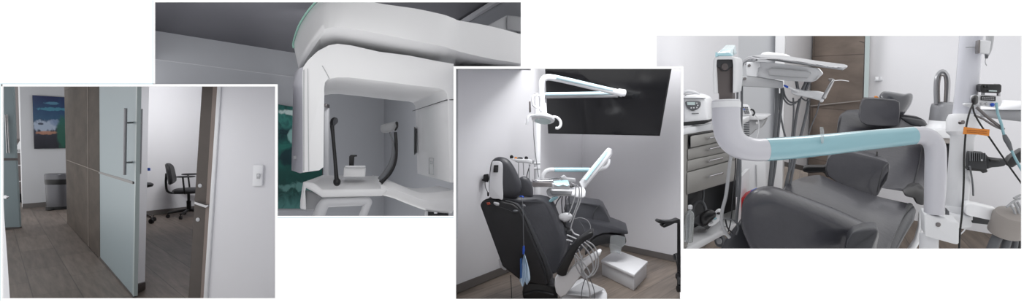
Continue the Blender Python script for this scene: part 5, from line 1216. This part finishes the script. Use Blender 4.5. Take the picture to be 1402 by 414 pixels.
# near left thigh roll
leg = [(1015, 290), (1017, 277), (1024, 266), (1036, 258.5), (1050, 256), (1064, 259), (1090, 268), (1120, 279), (1150, 291), (1176, 303), (1196, 313), (1203, 320), (1201, 336), (1196, 352), (1170, 362), (1100, 372), (1050, 360), (1030, 342), (1020, 322), (1015, 305)]
build(MB().puff([(x, y, 2.42) for x, y in leg], 2.42, .13, .16, sm=3, e=.5, n=7, vec=Fh*.95), 'leg_bolster', G, tc_, angle=80)
kn = [(1157, 345, 2.2), (1160, 328, 2.2), (1168, 318, 2.2), (1182, 313.6, 2.22), (1198, 311.6, 2.25), (1204, 316, 2.25), (1202, 326, 2.22), (1194, 345, 2.15), (1188, 362, 2.1), (1156, 362, 2.15)]
build(MB().slab(kn, 2.2, Fh*.12), 'knee_pad', W['leather_p3'], tc_, bevel=.03, seg=4)
ft = [(984, 345), (992, 330), (1004, 315), (1014, 300), (1020, 318), (1030, 340), (1040, 362), (984, 362)]
build(MB().slab(ft, 2.55, Fh*.2), 'foot_section', W['leather_p3'], tc_, bevel=.03, seg=3)
# armrests
build(MB().slab([(1098.5, 233), (1100, 229.6), (1106, 228.4), (1128, 228.4), (1134, 226), (1137, 229), (1138, 243), (1132, 243.6), (1128, 236.6), (1108, 237.4), (1100, 236)], 3.6, Fh*.1), 'armrest', W['black'], tc_, bevel=.014, seg=3)
build(MB().slab([(1237, 265, 3.0), (1246, 256.5, 3.2), (1252, 254.6, 3.2), (1264, 256, 3.15), (1268, 262, 3.1), (1268, 280, 3.0), (1262, 282, 3.0), (1254, 279, 3.0), (1252, 272, 3.0), (1240, 269.6, 3.0)], 3.1, Fh*.12), 'armrest', W['black'], tc_, bevel=.016, seg=3)
build(MB().slab([(1239, 352, 2.8), (1253, 330, 2.85), (1258, 312, 2.9), (1259, 292, 2.95), (1272, 290, 2.95), (1272, 312, 2.9), (1262, 330, 2.85), (1250, 352, 2.8)], 2.9, Fh*.08), 'side_frame', W['white2'], tc_, bevel=.014, seg=3)
build(MB().slab([(1200, 207.6), (1202, 207.6), (1202, 214.6), (1199.6, 214.6)], 3.35, Fh*.02), 'zip_pull', W['black'], tc_, bevel=.002)

# ---------------- instrument tray unit above
tu = thing('tray_unit', 'white instrument table with a steel tray and hanging grey hoses, above the arm', 'instrument tray', P(1080, 135, 3.0))
build(MB().loft([[P(*q) for q in ((1030, 79.4, 2.9), (1040, 81, 2.85), (1068, 82.4, 2.8), (1110, 89.8, 2.75), (1140, 94.6, 2.72), (1154, 96.6, 2.7), (1160.4, 92.4, 2.75), (1156, 91, 2.8), (1120, 86.4, 2.86), (1070, 78.2, 2.95), (1044, 77, 3.0))],
                 [P(*q)+Vector((0, 0, .012)) for q in ((1030, 79.4, 2.9), (1040, 81, 2.85), (1068, 82.4, 2.8), (1110, 89.8, 2.75), (1140, 94.6, 2.72), (1154, 96.6, 2.7), (1160.4, 92.4, 2.75), (1156, 91, 2.8), (1120, 86.4, 2.86), (1070, 78.2, 2.95), (1044, 77, 3.0))]]), 'steel_tray', W['silver'], tu, bevel=.002)
build(MB().wire([(1030, 79, 2.88), (1040, 80.6, 2.83), (1068, 81, 2.78), (1110, 86.8, 2.74), (1140, 91.6, 2.7), (1159.6, 91, 2.74)], 2.8, .9, 8), 'tray_rim', W['chrome'], tu)
build(MB().slab([(1038, 77, 3.0), (1044, 72, 3.05), (1052, 71, 3.1), (1076, 74.2, 3.05), (1080.6, 76.6, 3.0), (1080, 79, 2.95), (1060, 77.6, 2.95), (1044, 79, 2.95)], 3, Fh*.14), 'tray_pad', W['white2'], tu, bevel=.01)
hs = [(1021, 88, 2.95), (1024, 85.4, 2.95), (1041, 85, 2.9), (1060, 86, 2.85), (1090, 90, 2.8), (1119, 92.8, 2.78), (1125.6, 100.6, 2.78), (1118, 108, 2.8), (1113, 112.6, 2.82), (1080, 111, 2.85), (1050, 107.6, 2.9), (1022, 104.6, 2.95)]
build(MB().slab(hs, 2.9, Fh*.35), 'housing', W['white2'], tu, bevel=.014, seg=3)
build(MB().slab([(1051, 95.4, 2.865), (1056, 92.8, 2.86), (1105, 97.6, 2.775), (1111, 100, 2.77), (1106, 107.6, 2.78), (1052, 103.4, 2.865)], 2.8, Fh*.02), 'handle_recess', W['whitegrey'], tu, bevel=.006)
build(MB().slab([(1022, 85.4), (1040.4, 84.6), (1041, 92), (1038, 93), (1036, 105.6), (1022, 104)], 2.9, Fh*.03), 'end_plate', W['white'], tu, bevel=.004)
for x, y in ((1025.6, 90), (1019.6, 108)): build(MB().lathe(P(x, y, 2.895), (0, -1, 0), [(.008, -.002), (.008, .004)], 14), 'screw', W['steeldark'], tu)
build(MB().slab([(1007.6, 104.4, 2.9), (1030, 105, 2.9), (1071, 111.4, 2.9), (1071, 121.4, 2.9), (1040, 119.6, 2.9), (1008, 118, 2.9)], 2.9, Fh*.06), 'support_bar', W['whitegrey'], tu, bevel=.005)
build(MB().ell(P(1009.6, 112.4, 2.89), (.008, 0, 0), (0, .008, 0), (0, 0, .008), 8), 'pin', W['chrome'], tu)
for pts in ([(1031, 80, 2.95), (1022, 83, 3.0), (1014, 92, 3.05), (1012, 104, 3.05), (1011, 120, 3.05)], [(1034, 78, 3.0), (1024, 80, 3.03), (1017, 88, 3.06), (1014, 100, 3.08), (1013, 116, 3.08)], [(1036, 82, 2.93), (1027, 84.6, 2.98), (1020, 88, 3.0)]):
    build(MB().wire(pts, 3, 1.7, 10), 'supply_hose', W['hose'], tu)
for pts, r_ in (([(1015.6, 118), (1015.4, 150), (1014, 185), (1010, 230), (1008, 270)], 1.6), ([(1010, 118), (1008.6, 150), (1006, 190)], 1.3),
                ([(1063.5, 118), (1063.6, 150), (1061, 185), (1057, 225), (1053, 262)], 2.7), ([(1070, 112), (1070, 140), (1065.6, 180), (1062, 222), (1056, 262)], 1.8),
                ([(1067, 128), (1068, 150), (1072, 175), (1078, 196)], 1.2),
                ([(1086, 134), (1086.6, 155), (1084, 190), (1081, 222), (1078, 260)], 1.1), ([(1095, 136), (1091, 155), (1087, 185), (1084.6, 222), (1079, 240), (1074, 262)], 1.9),
                ([(1107, 138), (1104, 155), (1098, 180), (1092, 205), (1087, 225), (1080, 262)], 1.9), ([(1122, 140), (1118, 155), (1110, 175), (1106, 190)], .8),
                ([(1072, 120), (1075, 132), (1082, 140), (1092, 139), (1098, 132)], 1.1), ([(1071, 124), (1074, 137), (1082, 143.6), (1090, 141)], 1.1), ([(1097, 134), (1104, 138), (1108, 132)], 1.0)):
    build(MB().wire([(x, y, 2.98) for x, y in pts], 2.98, r_, 10, 5), 'hose', W['hosedark'], tu)
build(MB().slab([(1082, 124), (1088, 121), (1104, 124.6), (1120, 125.4), (1129, 127.6), (1132.4, 131), (1130, 136.6), (1122, 138), (1106, 134), (1090, 131), (1083.6, 129)], 2.9, Fh*.09), 'holder_bar', W['white2'], tu, bevel=.014, seg=3)
for (a, b, r_, m_) in (((1073.6, 117), (1078.6, 119.6), 1.6, 'blue'), ((1078, 119), (1093, 125.4), 1.8, 'white')):
    build(MB().wire([(a[0], a[1], 2.88), (b[0], b[1], 2.88)], 2.9, [r_*.8, r_], 12, 1), 'syringe_tip' if m_ == 'blue' else 'syringe', W[m_], tu)
for pts in ([(1090, 109, 2.92), (1092, 120, 2.92), (1094, 127, 2.92)], [(1104, 111, 2.92), (1100, 120, 2.92), (1097, 127, 2.92)], [(1108, 112, 2.92), (1104, 122, 2.92), (1102, 128, 2.92)]):
    build(MB().wire(pts, 2.9, 2, 12), 'holder_stem', W['hosedark'], tu)
build(MB().wire([(1141.4, 109, 2.86), (1138, 115, 2.86), (1132, 126, 2.86), (1127, 135, 2.86)], 2.9, [1.4, 2.1, 2.3, 2.6], 12), 'handpiece', W['steel'], tu)
build(MB().slab([(1134, 107.6), (1140.6, 107.4), (1142.8, 110.6), (1138.6, 112.4), (1134.6, 111)], 2.86, Fh*.03), 'handpiece_head', W['steeldark'], tu, bevel=.004)
build(MB().wire([(1142, 110.6, 2.86), (1152, 110, 2.86), (1162, 111.4, 2.86)], 2.9, .6, 8), 'probe', W['chrome'], tu)
build(MB().ell(P(1125, 137.6, 2.87), (.009, 0, 0), (0, .012, 0), (0, 0, .012), 8), 'swivel', W['white'], tu)
# long dark hoses hanging in front of the drawers
t = thing('hanging_hoses', 'grey hoses hanging in a loop in front of the drawer cabinet', 'hose', P(998, 332, 2.4))
for pts, r_, m_ in (([(1002, 205), (998, 235), (994, 268), (989, 288), (988, 305), (993, 318), (999, 326)], 2.3, 'hose'), ([(1013, 212), (1013, 250), (1010, 285), (1008, 306)], 1.9, 'hosedark'), ([(1006.6, 200), (1007, 230), (1004, 262), (1001, 300), (997, 318)], .8, 'rubber'),
                    ([(989, 300), (997, 300), (1006, 303), (1011, 312), (1008, 322)], 1.2, 'hosedark'), ([(993, 300), (996, 312), (1003, 320)], 1.0, 'rubber')):
    build(MB().wire([(x, y, 2.5) for x, y in pts], 2.5, r_, 10), 'hose', W[m_], t)
# device on the small wall table
t = thing('wall_table', 'small grey wall table with a white box under it, behind the arm', 'table', P(1036, 180, 4.6))
build(MB().slab([(1021, 160.6), (1026, 158), (1050, 158.6), (1051, 161), (1044, 164.6), (1022, 165)], 4.6, Fh*.3), 'table_top', W['white2'], t, bevel=.008)
build(MB().slab([(1024, 165), (1030, 165), (1048, 163.6), (1044, 172), (1040, 176.6), (1034, 178), (1026, 186)], 4.65, Fh*.2), 'bracket', W['whitegrey'], t, bevel=.006)
for y in range(166, 188, 3):
    build(MB().lathe(P(1022, y, 4.55), U4, [(.022, 0), (.026, .006), (.022, .012)], 14), 'coil_cord', W['hosedark'], t)
build(MB().lathe(P(1036, 168.6, 4.62), (0, -1, 0), [(.012, 0), (.012, .006)], 14), 'knob', W['steel'], t)
build(MB().wire([(1033, 157, 4.5), (1038, 164, 4.5), (1039, 176, 4.5), (1036, 190, 4.5)], 4.5, .6, 8), 'cable', W['white2'], t)
t = thing('keypad_device', 'white keypad device with grey buttons leaning on the small wall table', 'keypad', P(1023, 160, 4.5))
build(MB().slab([(1013.5, 144.6), (1015.6, 143), (1022.6, 143.6), (1024, 145), (1030.6, 156.6), (1029.6, 158.4), (1018, 158.8), (1013.4, 157)], 4.5, Fh*.06), 'body', W['white'], t, bevel=.008)
for r_ in range(4):
    for c_ in range(3):
        x, y = 1017 + c_*2.5 + r_*.7, 146.6 + r_*2.5
        build(MB().slab([(x, y), (x+1.7, y), (x+2.1, y+1.6), (x+.4, y+1.6)], 4.49, Fh*.012), 'key', W['blue'] if (r_ == 1 and c_ == 0) else W['hosedark'], t)
build(MB().wire([(1028, 150, 4.5), (1031, 151, 4.5), (1033, 155, 4.5), (1030.6, 158.6, 4.5)], 4.5, 1.2, 8), 'cable_knot', W['rubber'], t)
# sharps bin and blue lid by the cabinet
t = thing('sharps_bin', 'red plastic waste bin with a blue lid flap, between cabinet and chair', 'bin', P(1019, 303, 3.4))
build(MB().slab([(1013.6, 272), (1027, 266), (1040, 268), (1040, 296), (1014, 303)], 3.4, Fh*.2), 'bucket', W['red'], t, bevel=.01)
build(MB().slab([(1023, 268), (1028, 262), (1035, 259), (1036, 261.6), (1031, 266), (1027, 269.6)], 3.38, Fh*.05), 'lid_flap', W['blue'], t, bevel=.004)
t = thing('paper_roll_box', 'pale box behind the bolster, right of the drawer cabinet', 'box', P(1032, 268, 3.8))
build(MB().slab([(1015, 216), (1047, 216), (1049, 262), (1015, 268)], 4.2, Fh*.3), 'box_body', W['white2'], t, bevel=.01)
build(MB().slab([(1035, 226), (1036, 226), (1036.6, 256), (1035.6, 256)], 4.19, Fh*.01), 'seam', W['whitegrey'], t)
# air purifier fan on a side table
t = thing('bladeless_fan', 'silver and white bladeless tower fan on the small side table, behind the post', 'fan', P(1288, 178, 3.9))
DF = 3.9
lp = [(1281.6, 142), (1281, 120), (1282.6, 106), (1288, 98.6), (1294, 99.4), (1298, 107), (1298.4, 120), (1297, 143)]
ov = cat([P(x, y, DF) for x, y in lp], 5)
rg = []
for i, p in enumerate(ov):
    a = ov[max(0, i-1)]; b = ov[min(len(ov)-1, i+1)]
    tt = (b-a).normalized(); nn = tt.cross(Vector((0, 1, 0))).normalized()
    w_ = 3.2*DF/F
    rg.append([p + nn*w_*sx_ + Vector((.84, 1, .15))*y_ for sx_, y_ in ((-.8, -.06), (0, -.075), (.8, -.06), (1, .05), (.5, .09), (-.5, .09), (-1, .05))])
build(MB().loft(rg), 'air_loop', W['silver'], t)
build(MB().tube([P(x, y, DF-.06) for x, y in ((1286, 140), (1285.6, 118), (1287.6, 105), (1290.6, 103.4), (1293.6, 106), (1294.4, 118), (1293.4, 140))], .006, 8, 5), 'air_slit', W['steeldark'], t)
c_ = P(1288.6, 177, DF); k = DF/F
build(MB().lathe(c_, U4, [(17*k, 0), (17*k, 3*k), (15*k, 6*k), (14.6*k, 12*k)], 32), 'base', W['white'], t)
build(MB().lathe(c_+U4*11*k, U4, [(14.4*k, 0), (14.6*k, 1*k), (14.6*k, 17*k), (14.2*k, 20*k)], 32), 'filter_drum', W['silver'], t)
build(MB().lathe(c_+U4*31*k, U4, [(14.2*k, 0), (13.6*k, 3*k), (10*k, 6*k), (6*k, 5*k), (1*k, 4*k)], 32), 'collar', W['silver'], t)
t = thing('side_table', 'small taupe-edged table under the bladeless fan, behind the post', 'table', P(1292, 200, 3.9))
build(MB().slab([(1268, 179), (1304, 177.6), (1314, 180), (1314, 187), (1304, 190), (1270, 189)], 3.75, Fh*.35), 'table_top', W['white2'], t, bevel=.008)
build(MB().slab([(1270, 188.6), (1304, 189.6), (1313, 187), (1313, 195.6), (1304, 197), (1270, 196)], 3.77, Fh*.3), 'apron', W['taupe'], t, bevel=.006)
build(MB().slab([(1292, 196), (1300, 196), (1297, 290), (1290, 290)], 3.85, Fh*.05), 'leg', W['hosedark'], t)
build(MB().slab([(1301, 196), (1306, 196), (1304, 290), (1299, 290)], 3.8, Fh*.05), 'leg', W['taupe'], t)
LIGHTS = [
 ('fill_light_corridor', P(60, 102, 8.5), P(60, 300, 8.5), .5, 8, .5),  # added fill under the corridor ceiling, no lamp known there
 ('fill_light_office', P(245, 119.5, 8.0), P(215, 180, 9.6), .5, 42, .12),  # added area light aimed at the side room's back wall to brighten it
 ('fill_light_doorway', P(345, 125, 5.0), P(190, 260, 4.9), .4, 9, .4),  # unseen fill added behind the near wall to lighten the wall end
 ('fill_light_entrance', P(120, 98, 2.6), P(190, 300, 4.7), .4, 4, .3),  # added soft fill above the opening for floor, glass and wall end
 ('fill_light_scanner', P(500, 34, 3.0), P(450, 260, 3.6), .5, 7, .3),  # added fill hidden behind the overhead arm, brightens the scanner room walls
 ('fill_light_scanner', P(300, -20, 2.4), P(330, 200, 3.6), .3, 3, .3),  # second added fill, out of view, for the scanner room's left wall
 ('ceiling_light_television', P(800, -90, 4.9), P(790, 300, 6.2), 1.8, 105, 1.8),
 ('key_light_surgery', P(1130, -110, 2.7), P(1150, 250, 3.0), .9, 8, .7),  # added key light above the view, brightens walls and shapes the tube
]
# ============================================================ camera, sky and lights
cam = bpy.data.cameras.new('camera'); co = bpy.data.objects.new('camera', cam); COL.objects.link(co)
cam.sensor_fit = 'HORIZONTAL'; cam.sensor_width = 36; cam.lens = 36*F/1402
cam.clip_start = .05; cam.clip_end = 100
co.location = CAM; co.rotation_euler = (math.pi/2, 0, 0)
sc.camera = co
w = bpy.data.worlds.new('world'); sc.world = w; w.use_nodes = True
w.node_tree.nodes['Background'].inputs[0].default_value = (1, 1, 1, 1)
w.node_tree.nodes['Background'].inputs[1].default_value = 1.12
def area(name, loc, to, size, power, size_y=None, col=(1, 1, 1)):
    l = bpy.data.lights.new(name, 'AREA'); l.energy = power; l.size = size; l.color = col
    if size_y: l.shape = 'RECTANGLE'; l.size_y = size_y
    o = bpy.data.objects.new(name, l); COL.objects.link(o)
    o.location = loc; o.rotation_euler = (Vector(to)-Vector(loc)).to_track_quat('-Z', 'Y').to_euler()
    return o
for n_, loc, to, sz, pw_, sy in LIGHTS: area(n_, loc, to, sz, pw_, sy)
sc.view_settings.view_transform = 'Standard'; sc.view_settings.look = 'None'
sc.view_settings.exposure = 0; sc.view_settings.gamma = 1
sc.view_settings.use_curve_mapping = False
sc.cycles.max_bounces = 8; sc.cycles.diffuse_bounces = 4
sc.cycles.use_denoising = True
